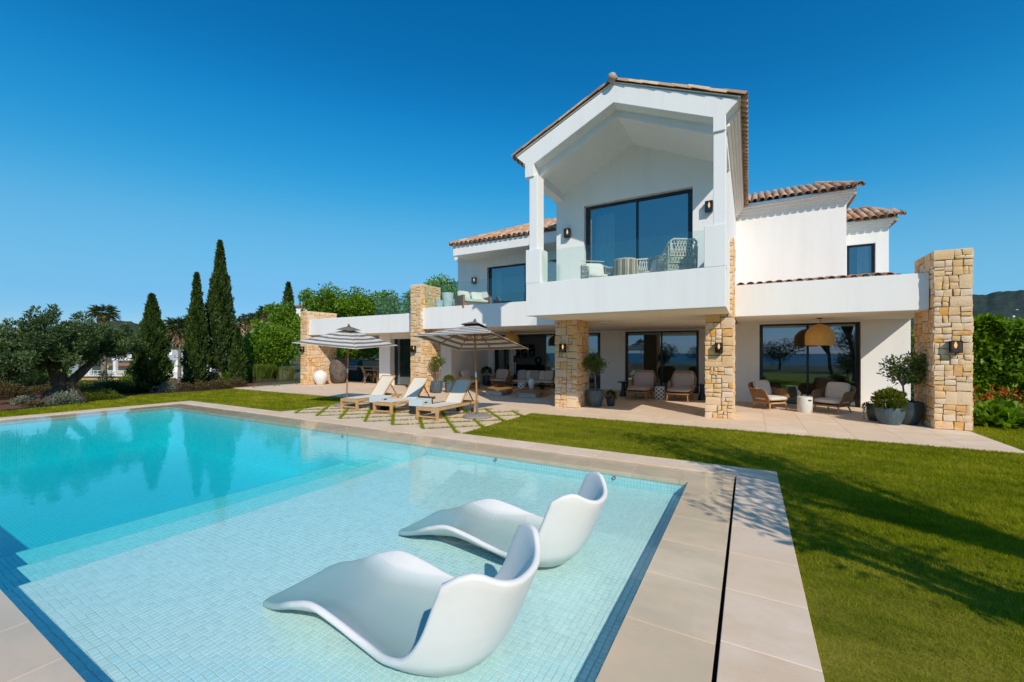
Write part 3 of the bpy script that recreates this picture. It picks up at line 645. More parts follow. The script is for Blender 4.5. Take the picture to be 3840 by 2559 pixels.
AX, AZ, EZ = -2.77, 8.00, 6.88                       # ridge and eaves of the gable
SL = (AZ-EZ)/(AX+5.37)
gp = [(-5.12, 6.25), (-5.12, 6.60), (-5.24, 6.72), (-5.37, 6.84), (AX, AZ), (-.17, 6.84), (-.30, 6.72), (-.42, 6.60), (-.42, 6.29), (-.66, 6.29), (-.66, 6.60), (AX, 7.54), (-4.86, 6.56), (-4.86, 6.25)]
hp(MB().prism(gp, 'y', BY-.02, BY+.33), 'gable_beam', PLASTER, bevel=.008)
ip = [(-5.08, 6.45), (-5.08, 6.75), (AX, 7.80), (-.46, 6.75), (-.46, 6.45), (-.70, 6.45), (AX, 7.37), (-4.84, 6.43), (-4.84, 6.45)]
hp(MB().prism([(-5.08, 6.33), (-5.08, 6.75), (AX, 7.80), (-.46, 6.75), (-.46, 6.33), (-.66, 6.40), (AX, 7.37), (-4.82, 6.38)], 'y', BY+.331, BY+.60), 'inner_beam', PLASTER)
hp(MB().prism([(-4.90, 6.40), (-4.90, 6.65), (AX, 7.62), (-.60, 6.65), (-.60, 6.40), (AX, 7.42)], 'y', BY+.601, 11.72), 'vaulted_ceiling', PLASTER)
for x0, x1 in ((BX0, -4.84), (-.68, BX1)): hp(MB().box(x0, x1, BY+.601, 11.70, 6.20, 6.66), 'eaves_beam', PLASTER)
# rear wall of the balcony with big window
wo_ = [(-4.22, -1.27, 3.02, 5.97)]
b = MB(); y0, y1 = 11.70, 11.98
b.box(BX0, -4.22, y0, y1, 3.28, 6.62).box(-1.27, BX1, y0, y1, 3.28, 6.62).box(-4.22, -1.27, y0, y1, 5.97, 6.62).prism([(BX0, 6.62), (BX1, 6.62), (AX, 7.66)], 'y', y0, y1)
hp(b, 'balcony_wall', PLASTER)
sliding_door(-4.20, -1.29, 11.84, 3.29, 5.95, [-2.72], left=.11)
hp(MB().box(BX0+.001, BX0+.25, 11.981, 20.0, 3.30, 6.70).prism([(BX0+.3, 6.6), (BX1-.3, 6.6), (AX, 7.6)], 'y', 19.7, 19.98).box(BX0+.25, BX1-.25, 19.7, 19.98, 3, 6.6), 'side_wall', PLASTER)
hp(MB().box(BX1-.25, BX1-.001, 11.981, 20.0, 2.63, 6.70), 'side_wall', PLASTER)
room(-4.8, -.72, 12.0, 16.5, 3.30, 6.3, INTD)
for sgn, xw in ((-1, BX0), (1, BX1)):                 # stepped cornice under the eaves
    b = MB()
    for k, (dx, za, zb) in enumerate(((.07, 6.50, 6.58), (.13, 6.58, 6.66), (.19, 6.66, 6.75), (.25, 6.75, 6.83))):
        b.box(min(xw, xw+sgn*dx), max(xw, xw+sgn*dx), BY+.32, 17.0+.02*k, za, zb)
    hp(b, 'cornice', PLASTER, bevel=.006)
# ---- upper rear volumes -----------------------------------------
hp(MB().box(-.418, 2.76, 17.2, 22, 2.95, 6.76), 'upper_wall', PLASTER, bevel=.01)
hp(MB().box(-.3, 2.83, 17.13, 17.2, 6.62, 6.70).box(-.3, 2.90, 17.06, 17.2, 6.70, 6.79).box(-.3, 2.97, 16.97, 17.2, 6.79, 6.89).box(2.76, 2.83, 17.2, 22, 6.62, 6.70).box(2.76, 2.90, 17.2, 22, 6.70, 6.79).box(2.76, 2.97, 17.2, 22, 6.79, 6.89), 'cornice', PLASTER, bevel=.006)
FY = 19.0
wall_open('upper_wall', 2.761, 4.21, FY, .3, 2.95, 6.16, [(3.06, 3.86, 4.0, 5.50)])
hp(MB().box(4.0, 4.209, FY+.3, 23, 2.95, 6.16), 'upper_wall', PLASTER)
room(2.8, 3.98, FY+.32, 22.0, 3.9, 5.7, INTD)
sliding_door(3.06, 3.86, FY+.10, 4.0, 5.50, [], left=.09, name='window')
hp(MB().box(2.761, 4.26, FY-.06, FY, 6.02, 6.10).box(2.761, 4.31, FY-.12, FY, 6.10, 6.18).box(2.761, 4.36, FY-.18, FY, 6.18, 6.27).box(4.21, 4.26, FY, 23, 6.02, 6.10).box(4.21, 4.31, FY, 23, 6.10, 6.18).box(4.21, 4.36, FY, 23, 6.18, 6.27), 'cornice', PLASTER, bevel=.006)
# ---- upper left room --------------------------------------------
UY = 14.5
wall_open('upper_wall', -10.95, -5.1, UY, .3, 3.30, 5.72, [(-9.45, -6.0, 3.31, 5.18)])
hp(MB().box(-10.949, -10.7, UY+.3, 20, 2.9, 5.72), 'upper_wall', PLASTER)
sliding_door(-9.45, -6.0, UY+.12, 3.31, 5.18, [-7.72], left=.12)
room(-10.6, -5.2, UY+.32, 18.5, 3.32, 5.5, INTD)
hp(MB().box(-10.30, -5.105, 13.32, 13.52, 5.50, 5.88), 'roof_beam', PLASTER, bevel=.01, seg=2)
hp(MB().box(-10.28, -5.105, 13.522, 14.5, 5.52, 5.72), 'soffit', SOFFIT)
hp(MB().box(-10.98, -10.30, 14.3, 20, 5.58, 5.74), 'soffit', SOFFIT)
# ---- glass balustrades ------------------------------------------
def balustrade(segs, y=None, x=None, z0=3.43, z1=4.36):
    r = None
    for a, b_ in segs:
        bb = MB().box(a+.006, b_-.006, y, y+.017, z0-.05, z1) if y is not None else MB().box(x, x+.017, a+.006, b_-.006, z0-.05, z1)
        hp(bb, 'glass_panel', CLEARG)
balustrade([(-4.68, -4.30), (-4.30, -1.95), (-1.95, -.83)], y=9.80, z0=3.47, z1=4.30)
balustrade([(10.15, 11.69)], x=-4.99, z0=3.47, z1=4.30)
balustrade([(-11.40, -8.30), (-8.30, -5.12)], y=12.88, z0=ZT, z1=4.36)
balustrade([(-14.9, -13.2), (-13.2, -11.96)], y=13.50, z0=3.25, z1=4.15)
balustrade([(13.95, 15.4), (15.4, 17.0)], x=-11.6, z0=3.0, z1=4.36)

# ---- clay tiles --------------------------------------------------
def tile_mesh(r0=.105, r1=.088, L=.47, th=.013, n=6):
    b = MB(); vs = []
    for x, r in ((0, r0), (L, r1)):
        for rr in (r, r-th):
            for k in range(n+1): a = math.pi*k/n; vs.append((x, rr*math.cos(a), rr*math.sin(a)*.92))
    m = n+1; f = []
    for k in range(n):
        f += [(k, k+1, 2*m+k+1, 2*m+k), (m+k+1, m+k, 3*m+k, 3*m+k+1), (k+1, k, m+k, m+k+1), (2*m+k, 2*m+k+1, 3*m+k+1, 3*m+k)]
    f += [(0, 2*m, 3*m, m), (n, m+n, 3*m+n, 2*m+n)]
    return b.add(vs, f)
TB = tile_mesh(); TME = TB.mesh('roof_tile', smooth=True); TME.materials.append(TILE)
TILES = mat('clay_tile_field', (.42, .22, .12), (.50, .34, .22), ns=3, rough=.85, attr=[(.30, .16, .10), (.42, .21, .12), (.52, .32, .19), (.46, .22, .11), (.56, .42, .29)])
def tile_roof(deck, O, S, T, ncol, rows, single, pitch=.215, rp=.37, lift=.02, verge=False):
    """O eave corner (world), S unit up-slope, T unit along eave; rows(c)->(first,last); single(c,r) -> own object"""
    O, S, T = Vector(O), Vector(S).normalized(), Vector(T).normalized(); N = S.cross(T)
    if N.z < 0: N = -N
    M3 = Matrix((S, N.cross(S), N)).transposed(); V = []; Fs = []; rn = []; vb = [Vector(v) for v in TB.v]; cv = MB()
    for c in range(ncol):
        r0, r1 = rows(c)
        if r1 <= r0: continue
        for r in range(r0, r1):
            p = O+T*((c+.5)*pitch)+S*(r*rp)+N*(lift+.012)
            tilt = Matrix.Rotation(-.055, 3, 'Y'); jit = Matrix.Rotation(random.gauss(0, .025), 3, 'Z'); MM = M3@jit@tilt
            p = p+T*random.gauss(0, .004)+N*random.gauss(0, .003)
            if single(c, r):
                o = link('roof_tile', TME, None, deck, tuple(p-Vector(VL))); o.rotation_euler = MM.to_euler()
            else:
                k = len(V); V += [p+MM@v-Vector(VL) for v in vb]; Fs += [tuple(k+i for i in f) for f in TB.f]; rn += [random.random()]*len(TB.f)
        # channel tiles between the covers
        for side in ((0, 1) if c == ncol-1 else (() if (c == 0 and verge) else (0,))):
            ctr = O+T*((c+side)*pitch); a0 = ctr+S*(r0*rp-.03); a1 = ctr+S*(r1*rp); k = len(cv.v); vs = []
            for a in (a0, a1):
                for q in range(6): an = math.pi*(1+q/5); vs.append(a+T*(.085*math.cos(an))+N*(.075+.075*math.sin(an)+.004))
            cv.add(vs, [(q, q+1, 6+q+1, 6+q) for q in range(5)])
    if V:
        o = link('roof_tile_field', np_mesh('roof_tile_field', [tuple(v) for v in V], Fs, rn, TILES, smooth=False), None, deck); stuff(o)
    if cv.v: hp(cv, 'channel_tiles', TILES, deck, smooth=True, fix=False)
random.seed(5)
dk = MB()
for s in (-1, 1): dk.add([(AX, BY-.06, AZ+.006), (AX+s*2.62, BY-.06, AZ-2.62*SL+.006), (AX+s*2.62, 20, AZ-2.62*SL+.006), (AX, 20, AZ+.006)], [(0, 1, 2, 3)])
mainroof = hp(dk, 'roof', PLASTER)
ls = math.hypot(1, SL)
tile_roof(mainroof, (AX+2.70, BY-.10, AZ-2.70*SL), (-1, 0, SL), (0, 1, 0), 48, lambda c: (0, 8), lambda c, r: c == 0 or (r < 1 and c < 34), verge=True)
tile_roof(mainroof, (AX-2.70, BY-.10, AZ-2.70*SL), (1, 0, SL), (0, 1, 0), 48, lambda c: (0, 8), lambda c, r: c == 0, verge=True)
for k in range(26):                                   # ridge tiles
    o = link('ridge_tile', TME, None, mainroof, (AX-VL[0], BY-.12+k*.4-VL[1], AZ+.035)); o.rotation_euler = (0, 0, math.pi/2); o.scale = (1, 1.15, 1.1)
hp(MB().lathe([(.0, -.09), (.07, -.08), (.10, -.03), (.105, .02), (.085, .07), (.045, .10), (0, .108)], 16, (AX, BY-.13, AZ+.06)), 'ridge_finial', mat('pale_clay', (.50, .40, .32), (.40, .32, .25), ns=9, rough=.9), mainroof, smooth='all')
# right upper roof: eave facing the garden
dk = MB().add([(-.3, 16.9, 6.90), (3.02, 16.9, 6.90), (2.1, 19.0, 7.82), (-.3, 19.0, 7.82)], [(0, 1, 2, 3)]).add([(3.02, 16.9, 6.90), (3.02, 22, 6.90), (2.1, 22, 7.82), (2.1, 19, 7.82)], [(0, 1, 2, 3)])
rr = hp(dk, 'roof', PLASTER)
tile_roof(rr, (-.14, 16.82, 6.88), (0, 1, .43), (1, 0, 0), 15, lambda c: (0, min(6, 1+int((15-c)*1.2))), lambda c, r: r < 2)
tile_roof(rr, (3.08, 22, 6.88), (-1, 0, .43), (0, -1, 0), 24, lambda c: (0, max(0, min(3, int((22-.215*c-16.95)*.438*1.09/.37)))), lambda c, r: c > 10 and r < 1)
for k in range(6):
    d = Vector((-.92, 2.1, .92)).normalized(); p = Vector((3.05, 16.80, 6.94))+d*(k*.4); M3 = d.to_track_quat('X', 'Z')
    o = link('hip_tile', TME, None, rr, tuple(p-Vector(VL))); o.rotation_mode = 'QUATERNION'; o.rotation_quaternion = M3; o.scale = (1, 1.1, 1.1)
# far right small roof
dk = MB().add([(2.7, 18.74, 6.27), (4.42, 18.74, 6.27), (3.75, 20.3, 7.0), (2.7, 20.3, 7.0)], [(0, 1, 2, 3)]).add([(4.42, 18.74, 6.27), (4.42, 22, 6.27), (3.75, 22, 7.0), (3.75, 20.3, 7.0)], [(0, 1, 2, 3)])
fr_ = hp(dk, 'roof', PLASTER)
tile_roof(fr_, (2.78, 18.68, 6.26), (0, 1, .468), (1, 0, 0), 8, lambda c: (0, max(1, min(5, 1+int((8-c)*1.1)))), lambda c, r: True)
tile_roof(fr_, (4.48, 22, 6.26), (-1, 0, 1.05), (0, -1, 0), 15, lambda c: (0, max(0, min(2, int((22-.215*(c+1)-18.80)*.43*1.45/.37)))), lambda c, r: False)
for k in range(5):
    d = Vector((-.67, 1.56, .76)).normalized(); p = Vector((4.46, 18.68, 6.32))+d*(k*.36); M3 = d.to_track_quat('X', 'Z')
    o = link('hip_tile', TME, None, fr_, tuple(p-Vector(VL))); o.rotation_mode = 'QUATERNION'; o.rotation_quaternion = M3
# tiles behind the right parapet
lr = hp(MB().add([(-.3, 12.88, 3.39), (2.98, 12.88, 3.39), (2.98, 17.2, 3.92), (-.3, 17.2, 3.92)], [(0, 1, 2, 3)]), 'lean_to_roof', PLASTER)
tile_roof(lr, (-.30, 12.87, 3.43), (0, 1, .122), (1, 0, 0), 15, lambda c: (0, 11), lambda c, r: r < 1, pitch=.2185)
hp(MB().box(-.30, 2.98, 12.90, 12.97, 3.37, 3.505), 'tile_bedding', PLASTER, lr)
# upper left hipped roof
E0 = Vector((-10.36, 13.30, 5.90)); hs_ = .44
dk = MB().add([tuple(E0), (-5.1, 13.30, 5.90), (-5.1, 17.3, 5.90+4*hs_), (-6.36, 17.3, 5.90+4*hs_)], [(0, 1, 2, 3)]).add([tuple(E0), (-6.36, 17.3, 5.9+4*hs_), (-6.36, 20, 5.9+4*hs_), (-10.36, 20, 5.9)], [(0, 1, 2, 3)])
lu = hp(dk, 'roof', PLASTER)
tile_roof(lu, (-10.34, 13.26, 5.885), (0, 1, hs_), (1, 0, 0), 24, lambda c: (0, max(1, min(10, int((c*.215+.1)*1.09/.37)))), lambda c, r: True)
tile_roof(lu, (-10.46, 20, 5.87), (1, 0, hs_), (0, -1, 0), 31, lambda c: (0, max(0, min(6, int((20-.215*(c+.5)-13.3)*1.09/.37)))), lambda c, r: c > 24 and r == 0)
for k in range(11):
    d = Vector((1, 1, hs_)).normalized(); p = E0+Vector((-.05, -.05, .06))+d*(k*.4)
    o = link('hip_tile', TME, None, lu, tuple(p-Vector(VL))); o.rotation_mode = 'QUATERNION'; o.rotation_quaternion = d.to_track_quat('X', 'Z'); o.scale = (1, 1.1, 1.1)
# ================================================================== lamps, furniture, pots
BULB = mat('lit_bulb', (1, .55, .15), rough=.4, emit=((1., .45, .10), 3.5))
LGLASS = glassmat('lantern_glass', (.55, .57, .58), .08, 1.45)
def lantern_proto():
    t = thing('wall_lantern', '', 'lantern')
    MB().box(-.085, .085, -.012, 0, -.125, .125).build('back_plate', BLACKM, t, bevel=.003)
    b = MB().box(-.09, .09, -.135, -.012, .105, .13).box(-.09, .09, -.135, -.012, -.13, -.105)
    for x in (-.083, .083):
        for y in (-.128, -.022): b.box(x-.007, x+.007, y-.007, y+.007, -.105, .105)
    b.build('cage', BLACKM, t)
    MB().box(-.078, .078, -.126, -.122, -.105, .105).box(-.080, -.077, -.12, -.025, -.105, .105).box(.077, .080, -.12, -.025, -.105, .105).build('lantern_glass', LGLASS, t)
    MB().lathe([(.008, .10), (.014, .06), (.026, .02), (.020, -.02), (.006, -.05)], 12, (0, -.07, .02)).build('bulb', BULB, t, smooth='all'); return t
LA = lantern_proto()
for i, (p, lab) in enumerate([((-19.56, 13.06, 1.80), 'black box wall lantern on the stone pier beside the two urns'),
        ((-11.72, 12.66, 1.79), 'black box wall lantern on the tall stone pier that rises past the upper terrace'),
        ((-4.86, 11.685, 1.79), 'black box wall lantern on the shaded stone pier under the balcony'),
        ((-.66, 11.745, 1.78), 'black box wall lantern casting a shadow on the stone pier at the balcony corner'),
        ((3.83, 12.465, 1.79), 'black box wall lantern on the freestanding stone pier beside the planted border'),
        ((-4.72, 11.697, 5.22), 'black box wall lantern on the shaded balcony wall by the curtain side of the window'),
        ((-.88, 11.697, 5.36), 'black box wall lantern on the sunlit strip of balcony wall'),
        ((-10.05, 14.497, 4.66), 'black box wall lantern on the upper terrace wall above the wicker sofa')]):
    o = LA if i == 0 else copy_tree(LA)
    o.location = p; o['label'] = lab; o['group'] = 'wall lanterns'

def pendant(x, y, zt, zb, r, zc, label):
    t = thing('pendant_lamp', label, 'lamp', (x, y, zc), 0, 'woven pendant lamps')
    n = 14; prof = [(r*math.sin(min(1, k/9)*math.pi/2)**.8, zt-zc-(zt-zb)*(k/n)**1.25) for k in range(n+1)]; prof[0] = (.03, zt-zc)
    b = MB(); N = 40; vs = []; fs = []
    for j, (rr, z) in enumerate(prof):
        for k in range(N): a = 2*math.pi*k/N; q = rr*(1+.012*((k+j) % 2)); vs.append((q*math.cos(a), q*math.sin(a), z))
    fs = [(j*N+k, j*N+(k+1) % N, (j+1)*N+(k+1) % N, (j+1)*N+k) for j in range(n) for k in range(N)]
    b.add(vs, fs); o = b.build('shade', RATTAN, t, smooth=False, fix=False)
    md = o.modifiers.new('thickness', 'SOLIDIFY'); md.thickness = .012
    MB().tube([(0, 0, 0), (.02, 0, (zt-zc)*.5), (0, 0, zt-zc)], .006, 6).build('cord', BLACKM, t); MB().lathe([(.07, -.002), (.07, -.02)], 16).build('ceiling_rose', BLACKM, t)
    MB().lathe([(.01, .06), (.035, 0), (.03, -.04), (.0, -.06)], 12, (0, 0, (zt+zb)/2-zc+.1)).build('bulb', mat('frosted_bulb', (.9, .85, .75), rough=.3), t, smooth='all')
pendant(1.73, 14.5, 2.46, 1.86, .33, 2.632, 'woven rattan dome pendant above the two rope armchairs')
pendant(-9.14, 16.0, 2.53, 1.98, .33, 2.592, 'woven rattan dome pendant hanging above the sofa group')

def cushion(c, size, M=None, p=.35):
    """soft rounded block"""
    b = MB().obox((0, 0, 0), (1, 1, 1)); me = bpy.data.meshes.new('c'); bm = bmesh.new(); me.from_pydata(b.v, [], b.f); bm.from_mesh(me)
    bmesh.ops.subdivide_edges(bm, edges=bm.edges, cuts=5, use_grid_fill=True); out = MB(); M = M or Matrix.Identity(3)
    idx = {v: i for i, v in enumerate(bm.verts)}
    vs = []
    for v in bm.verts:
        q = v.co*2; d = Vector((math.copysign(abs(q.x)**1., q.x), q.y, q.z))
        n4 = (abs(d.x)**6+abs(d.y)**6+abs(d.z)**6)**(1/6); s = max(abs(d.x), abs(d.y), abs(d.z))/n4 if n4 else 1
        d = d*s; bul = 1+.10*(1-d.x*d.x)*(1-d.y*d.y); ed_ = 1-.28*max(0, max(abs(d.x), abs(d.y))-.6)/.4
        d.z *= bul*ed_
        vs.append(Vector(c)+M@Vector((d.x*size[0]/2, d.y*size[1]/2, d.z*size[2]/2)))
    out.add(vs, [tuple(idx[v] for v in f.verts) for f in bm.faces]); bm.free(); return out

# ---- teak sun loungers ------------------------------------------
def lounger_proto():
    t = thing('sun_lounger', '', 'sun lounger'); W = .30; hz = .31
    for x in (-W, W): MB().box(x-.025, x+.025, 0, 1.92, hz-.07, hz).build('side_rail', TEAKL, t, bevel=.004)
    MB().box(-W-.025, W+.025, -.002, .045, hz-.08, hz+.002).build('foot_rail', TEAKL, t, bevel=.004)
    MB().box(-W, W, 1.86, 1.90, hz-.07, hz-.01).build('head_rail', TEAKL, t, bevel=.004)
    MB().box(-W+.02, W-.02, .01, .035, .06, .10).build('stretcher', TEAKL, t, bevel=.004)
    for x in (-W, W):
        MB().box(x-.032, x+.032, 0, .075, 0, hz-.002).build('leg', TEAKL, t, bevel=.005)
        MB().box(x-.03, x+.03, 1.72, 1.79, .0, hz-.06).build('leg', TEAKL, t, bevel=.005)
    for x in (-W+.055, W-.055): MB().tube([(x-.02, 1.70, .06), (x+.02, 1.70, .06)], .06, 16).build('wheel', CHAR, t, smooth=True)
    n = 14
    MB().grid(lambda u, v: (-W+.02+u*(2*W-.04), .03+v*1.09, hz+.012-.022*math.sin(v*math.pi)*math.sin(u*math.pi)), 8, n).build('seat_sling', SLING, t, smooth='all', fix=False)
    a = R(48); bl = .78; y0 = 1.12
    P = lambda s: (y0+s*math.cos(a), hz+.012+s*math.sin(a))
    MB().grid(lambda u, v: (-W+.03+u*(2*W-.06), P(v*bl)[0]+.02*math.sin(u*math.pi)*math.sin(v*math.pi), P(v*bl)[1]), 8, n).build('back_sling', SLING, t, smooth='all', fix=False)
    for x in (-W+.035, W-.035): MB().bar((x, *P(0)), (x, *P(bl)), .03, .045).build('back_rail', TEAKL, t, bevel=.004)
    MB().bar((-W+.02, *P(bl)), (W-.02, *P(bl)), .04, .03).build('back_top_rail', TEAKL, t, bevel=.004)
    for x in (-W+.07, W-.07): MB().bar((x, P(.5)[0], P(.5)[1]-.01), (x, 1.78, hz-.05), .018, .03).build('back_strut', TEAK, t)
    return t
LO = lounger_proto()
for i, (x, y, rz, lab) in enumerate([(-10.07, 8.13, .06, 'teak sun lounger with cream sling between the left parasol pole and a cube table'), (-8.58, 8.00, .05, 'teak sun lounger with cream sling standing between the two cube side tables'), (-6.88, 7.84, .04, 'teak sun lounger with cream sling beside the parasol nearest the lawn, shaded headrest')]):
    o = LO if i == 0 else copy_tree(LO)
    o.location = (x, y, 0); o.rotation_euler = (0, 0, rz); o['group'] = 'teak sun loungers on the deck'
    o['label'] = ['teak sun lounger with cream sling beside the upright striped parasol base', lab, lab][i]
def cube_table(x, y, rz, lab):
    t = thing('cube_table', lab, 'side table', (x, y, 0), rz, 'cube side tables'); s = .22
    MB().box(-s+.01, s-.01, -s+.01, s-.01, 0, .22).build('base', CHAR, t, bevel=.006)
    b = MB().box(-s, s, -s, s, .22, .40); b.build('tray', mat('pale_blue_lacquer', (.58, .66, .70), (.62, .70, .74), ns=3, rough=.4), t, bevel=.008)
    MB().box(s-.002, s+.003, -.09, .02, .30, .335).build('handle_slot', CHAR, t)
cube_table(-9.30, 8.62, .05, 'pale blue cube side table beside the middle lounger foot, nearer the upright parasol')
cube_table(-7.78, 8.62, .04, 'pale blue cube side table between the middle lounger and the parasol-shaded one')

# ---- striped parasols -------------------------------------------
def stripemat():
    m = mat('striped_canvas', (.8, .78, .74), rough=.9); nt = m.node_tree; L = nt.links.new; b = nt.nodes['Principled BSDF']
    tc = _n(nt, 'ShaderNodeTexCoord'); sx = _n(nt, 'ShaderNodeSeparateXYZ'); L(tc.outputs['Object'], sx.inputs[0]); ab = []
    for k in (0, 1):
        a = _n(nt, 'ShaderNodeMath', operation='ABSOLUTE'); L(sx.outputs[k], a.inputs[0]); ab.append(a)
    mx = _n(nt, 'ShaderNodeMath', operation='MAXIMUM'); L(ab[0].outputs[0], mx.inputs[0]); L(ab[1].outputs[0], mx.inputs[1])
    mu = _n(nt, 'ShaderNodeMath', operation='MULTIPLY'); mu.inputs[1].default_value = 5.2; L(mx.outputs[0], mu.inputs[0])
    fr = _n(nt, 'ShaderNodeMath', operation='FRACT'); L(mu.outputs[0], fr.inputs[0])
    lt = _n(nt, 'ShaderNodeMath', operation='LESS_THAN'); lt.inputs[1].default_value = .47; L(fr.outputs[0], lt.inputs[0])
    rp = ramp(nt, [(.74, .72, .68), (.25, .215, .19)], lt.outputs[0]); L(rp.outputs[0], b.inputs['Base Color'])
    tr = _n(nt, 'ShaderNodeBsdfTranslucent'); L(rp.outputs[0], tr.inputs[0]); ms = _n(nt, 'ShaderNodeMixShader'); ms.inputs[0].default_value = .28
    L(b.outputs[0], ms.inputs[1]); L(tr.outputs[0], ms.inputs[2]); L(ms.outputs[0], nt.nodes['Material Output'].inputs[0]); return m
STRIPE = stripemat(); TAUPE = mat('taupe_canvas', (.17, .145, .125), rough=.9)
def parasol(x, y, rz, tilt_dir, tilt, lean, label):
    t = thing('parasol', label, 'parasol', (x, y, 0), 0, 'striped square parasols')
    MB().lathe([(.0, 0), (.36, 0), (.37, .02), (.36, .055), (.30, .075), (.05, .085)], 36).build('base', mat('concrete', (.30, .27, .25), (.24, .22, .20), ns=12, rough=.9), t, smooth=True)
    MB().tube([(0, 0, .05), (lean[0]*.16, lean[1]*.16, .40)], .032, 14).build('base_sleeve', GREYM, t, smooth=True)
    P = lambda z: Vector((lean[0]*z/2.4, lean[1]*z/2.4, z))
    MB().tube([P(.3), P(1.02)], .024, 14).build('lower_pole', TEAK, t, smooth=True); MB().tube([P(1.02), P(1.16)], .027, 14).build('pole_joint', mat('brushed_steel', (.75, .72, .66), rough=.3, metal=.9), t, smooth=True)
    MB().tube([P(1.16), P(2.36)], .024, 14).build('upper_pole', TEAK, t, smooth=True)
    top = P(2.36); M = Matrix.Rotation(tilt, 3, Vector((-tilt_dir[1], tilt_dir[0], 0)))@Matrix.Rotation(rz, 3, 'Z'); s = 1.10; drop = .47
    def cp(u, v):                                  # canopy point, u,v in -1..1
        r = max(abs(u), abs(v)); sag = .045*math.sin(r*math.pi)*(1 if abs(abs(u)-abs(v)) > .3 else .4)
        edge = .05*(1-(min(abs(u), abs(v))/max(r, 1e-4))**2)*r**4 if r > 0 else 0
        k = 1-edge*.55
        return Vector((u*s*k, v*s*k, .02-drop*r**1.12-sag*.5))
    N = 25; cb = MB().grid(lambda a, b: cp(2*a-1, 2*b-1), N, N)
    can = cb.build('canopy', STRIPE, t, smooth='all', fix=False); can.location = top; can.rotation_euler = M.to_euler()
    md = can.modifiers.new('cloth', 'SOLIDIFY'); md.thickness = .004
    vb = MB().grid(lambda a, b: (Vector(((2*a-1)*.26, (2*b-1)*.26, .11-.115*max(abs(2*a-1), abs(2*b-1))**1.2))), 9, 9)
    vt = vb.build('vent_cap', TAUPE, t, smooth='all', fix=False); vt.location = top; vt.rotation_euler = M.to_euler(); m2 = vt.modifiers.new('cloth', 'SOLIDIFY'); m2.thickness = .006
    fi = MB().lathe([(0, .0), (.04, .0), (.045, .03), (.025, .05), (.03, .07), (0, .085)], 14).build('finial', TAUPE, t, smooth='all'); fi.location = top+M@Vector((0, 0, .10)); fi.rotation_euler = M.to_euler()
    hub = top+M@Vector((0, 0, -.06)); run_ = P(1.98)
    MB().tube([hub-Vector((0, 0, .03)), hub+Vector((0, 0, .03))], .055, 12).build('hub', TEAK, t); MB().tube([run_-Vector((0, 0, .035)), run_+Vector((0, 0, .035))], .05, 12).build('runner', TEAK, t)
    for k in range(8):
        a = k*math.pi/4; u, v = math.cos(a), math.sin(a); q = max(abs(u), abs(v)); u, v = u/q, v/q
        pts = [top+M@(cp(u*f, v*f)-Vector((0, 0, .028))) for f in (.05, .35, .7, .985)]
        rb = MB()
        for a_, b_ in zip(pts[:-1], pts[1:]): rb.bar(a_, b_, .02, .026)
        r = rb.build('rib', TEAK, t); MB().bar(run_, top+M@(cp(u*.55, v*.55)-Vector((0, 0, .045))), .016, .022).build('strut', TEAK, r)
    return t
parasol(-10.88, 8.71, R(14), (.9, -.35), R(6), (.10, 0), 'striped square parasol over the far loungers, tipped toward the villa corner')
parasol(-6.07, 8.86, R(6), (-.25, 1), R(9.5), (-.10, .02), 'striped square parasol beside the lawn with its ribs and underside showing')

# ---- rope armchairs ---------------------------------------------
def armchair(name, label, loc, rz, weave, cmat, legm, w=.78, d=.76, seat=.34, top=.74, arm=.58, chaise=0., group=None):
    """faces local -Y; shell is a woven band that wraps back and arms"""
    t = thing(name, label, 'armchair' if not chaise else 'chaise chair', loc, rz, group); hw, hd = w/2, d/2
    def shell(u, v):                              # u along the U path, v upward
        s = (u-.5)*2; a = abs(s); sg = math.copysign(1, s)
        if a < .42: x = sg*hw*(a/.42)*.80; y = hd
        elif a < .58: q = (a-.42)/.16*math.pi/2; x = sg*(hw*.80+hw*.20*math.sin(q)); y = hd-hw*.2*(1-math.cos(q))
        else: x = sg*hw; y = hd-hw*.2-(a-.58)/.42*(d-hw*.2-.06)
        ht = top if a < .38 else (top-(top-arm)*min(1, (a-.38)/.22))
        if a > .88: ht = arm-(arm-seat*1.05)*((a-.88)/.12)**1.5
        z0 = .20; z = z0+(ht-z0)*v; fl = .70+.30*v**.8
        return (x*fl, y*(.82+.18*v)+(.03*v if a < .5 else 0), z)
    sh = MB().grid(shell, 44, 10).build('woven_shell', weave, t, smooth='all', fix=False); md = sh.modifiers.new('rope', 'SOLIDIFY'); md.thickness = .03; md.offset = 0
    rim = [Vector(shell(i/43, 1.0)) for i in range(44)]; MB().tube(rim, .018, 8).build('rim', weave, t, smooth=True)
    ys = -hd+.02-chaise
    MB().box(-hw*.72, hw*.72, -hd+.06, hd*.82, .17, .21).build('seat_frame', legm, t, bevel=.006)
    if chaise: MB().box(-hw*.86, hw*.86, ys, -hd+.3, seat-.13, seat-.08).build('foot_frame', legm, t, bevel=.006)
    cy = (ys+hd*.72)/2; cushion((0, cy, seat-.02 if not chaise else seat), (w*.86, hd*.72-ys, .13)).build('seat_cushion', cmat, t, smooth='all')
    Mb = Matrix.Rotation(R(-74), 3, 'X'); cushion((0, hd*.62, seat+.24), (w*.74 if not chaise else w*.86, .50 if not chaise else .62, .15), Matrix.Rotation(R(72), 3, 'X')).build('back_cushion', cmat, t, smooth='all')
    fy = ys+.05 if chaise else -hd+.10
    for x in (-1, 1):
        MB().tube([(x*hw*.74, fy, seat-.1 if chaise else .19), (x*hw*.80, fy-.02, 0)], [.024, .017], 10).build('leg', legm, t, smooth=True)
        MB().tube([(x*hw*.62, hd*.70, .19), (x*hw*.74, hd*.88, 0)], [.024, .017], 10).build('leg', legm, t, smooth=True)
    return t
